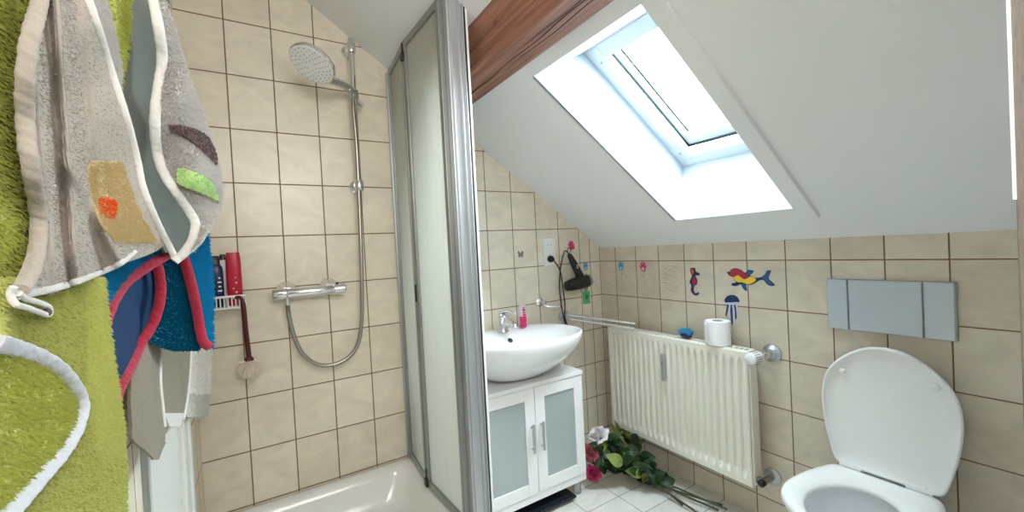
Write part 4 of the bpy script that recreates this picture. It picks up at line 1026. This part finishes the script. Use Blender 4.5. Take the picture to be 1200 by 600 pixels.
# blue robe ------------------------------------------------------
def D_blue(x, y): return .530 + .31*max(0, x-112)/140 + .008*math.sin(x*.09) + .004*math.sin(y*.07)
t = thing('blue_robe', 'bright blue terry robe with red edging hanging behind the grey towel', 'robe', (-1.90,-1.05,.95))
P = sheet([(265,112),(330,112),(380,113),(470,134)], [(265,196),(300,192),(340,188),(370,184),(395,170),(420,156),(470,138)], 265, 466, lambda x, y: D_blue(x, y)+.02)
cloth('satin_lining', P, m_satinb, t)
P = sheet([(265,112),(305,112),(345,114),(380,117),(400,119)], [(265,196),(303,190),(318,165),(335,142),(355,130),(375,122),(400,120)], 265, 395, D_blue)
cloth('left_terry', P, m_bterry, t, 9000, .005, .0016)
P = sheet([(265,176),(300,182),(330,186),(360,186),(380,181),(400,173),(406,185),(411,205)], [(265,216),(300,214),(330,223),(370,232),(400,237),(406,238),(411,232)], 265, 411, lambda x, y: D_blue(x, y)+.012)
cloth('teal_panel', P, m_teal, t, 7000, .004, .0014)
P = sheet([(265,206),(300,214),(330,224),(370,233),(395,238),(408,243)], [(265,243),(285,245),(310,248),(340,250),(380,250),(400,250),(408,249)], 265, 408, lambda x, y: D_blue(x, y)-.006)
cloth('right_terry', P, m_bterry, t, 7000, .005, .0016)
binding('edging', [(196,298),(182,306),(165,317),(146,331),(132,350),(124,368),(118,385)], D_blue, .0085, m_redb, t, .6, .14, .004)
binding('edging', [(183,308),(187,325),(188,345),(184,366),(176,385),(165,402),(156,422),(147,440),(138,458),(134,470)], lambda x, y: D_blue(x, y)+.006, .0075, m_redb, t, .6, .14, .004)
binding('edging', [(212,296),(218,312),(224,334),(230,360),(234,384),(238,400),(246,407)], D_blue, .0085, m_redb, t, .6, .14, .012)
# taupe garment --------------------------------------------------
def D_taupe(x, y): return min(.70 + .32*max(0, x-150)/75, D_wall(x, y)) - .004 - .022*g(x-.06*(y-450), 172, 15) - .022*g(x-.02*(y-450), 210, 14)
t = thing('taupe_garment', 'taupe knitted garment with two hanging sleeves below the blue robe', 'clothing', (-1.90,-.85,.80))
P = sheet([(385,186),(400,171),(420,160),(440,154),(470,153),(500,155),(515,154),(528,172),(536,180)], [(385,190),(400,189),(450,188),(480,191),(500,193),(516,194),(528,190),(536,187)], 385, 536, D_taupe)
cloth('long_sleeve', P, m_taupe, t)
P = sheet([(385,187),(420,188),(450,189),(480,193),(499,199)], [(385,224),(420,223),(450,220),(480,217),(496,213),(499,209)], 385, 499, lambda x, y: D_taupe(x, y)+.012)
cloth('short_sleeve', P, m_taupe, t)
binding('piping', [(188,390),(188,420),(188,450),(191,480),(193,500)], D_taupe, .0028, m_bind, t, 1, .05, .004)
binding('piping', [(224,400),(222,440),(219,470),(215,492)], lambda x, y: D_taupe(x, y)+.012, .0028, m_bind, t, 1, .05, .004)
P = sheet([(484,192),(490,195),(499,199)], [(484,216),(490,215),(497,212),(499,211)], 484, 500, lambda x, y: D_taupe(x, y)+.004, 2)
cloth('cuff', P, m_hem, t, th=.003)
P = sheet([(518,158),(528,171),(537,180)], [(518,195),(526,191),(537,187)], 518, 538, lambda x, y: D_taupe(x, y)-.006, 2)
cloth('cuff', P, m_taupe, t, th=.003)
# white terry towel ---------------------------------------------
D_w = lambda x, y: 1.12 + .20*(x-215)/35 - .015*g(x, 232, 10)
t = thing('white_towel', 'white terry hand towel with grey hem hanging nearest the shower wall', 'towel', (-1.90,-.5,.85))
P = sheet([(395,216),(440,217),(462,218)], [(395,248),(440,247),(462,246)], 395, 462, D_w, 2)
cloth('terry_field', P, m_wterry, t, 2500, .006, .0022)
P = sheet([(461,218),(482,218),(489,220)], [(461,246),(475,246),(486,243)], 461, 489, D_w, 2)
cloth('hem', P, m_hem, t, 300, .002, .0015)
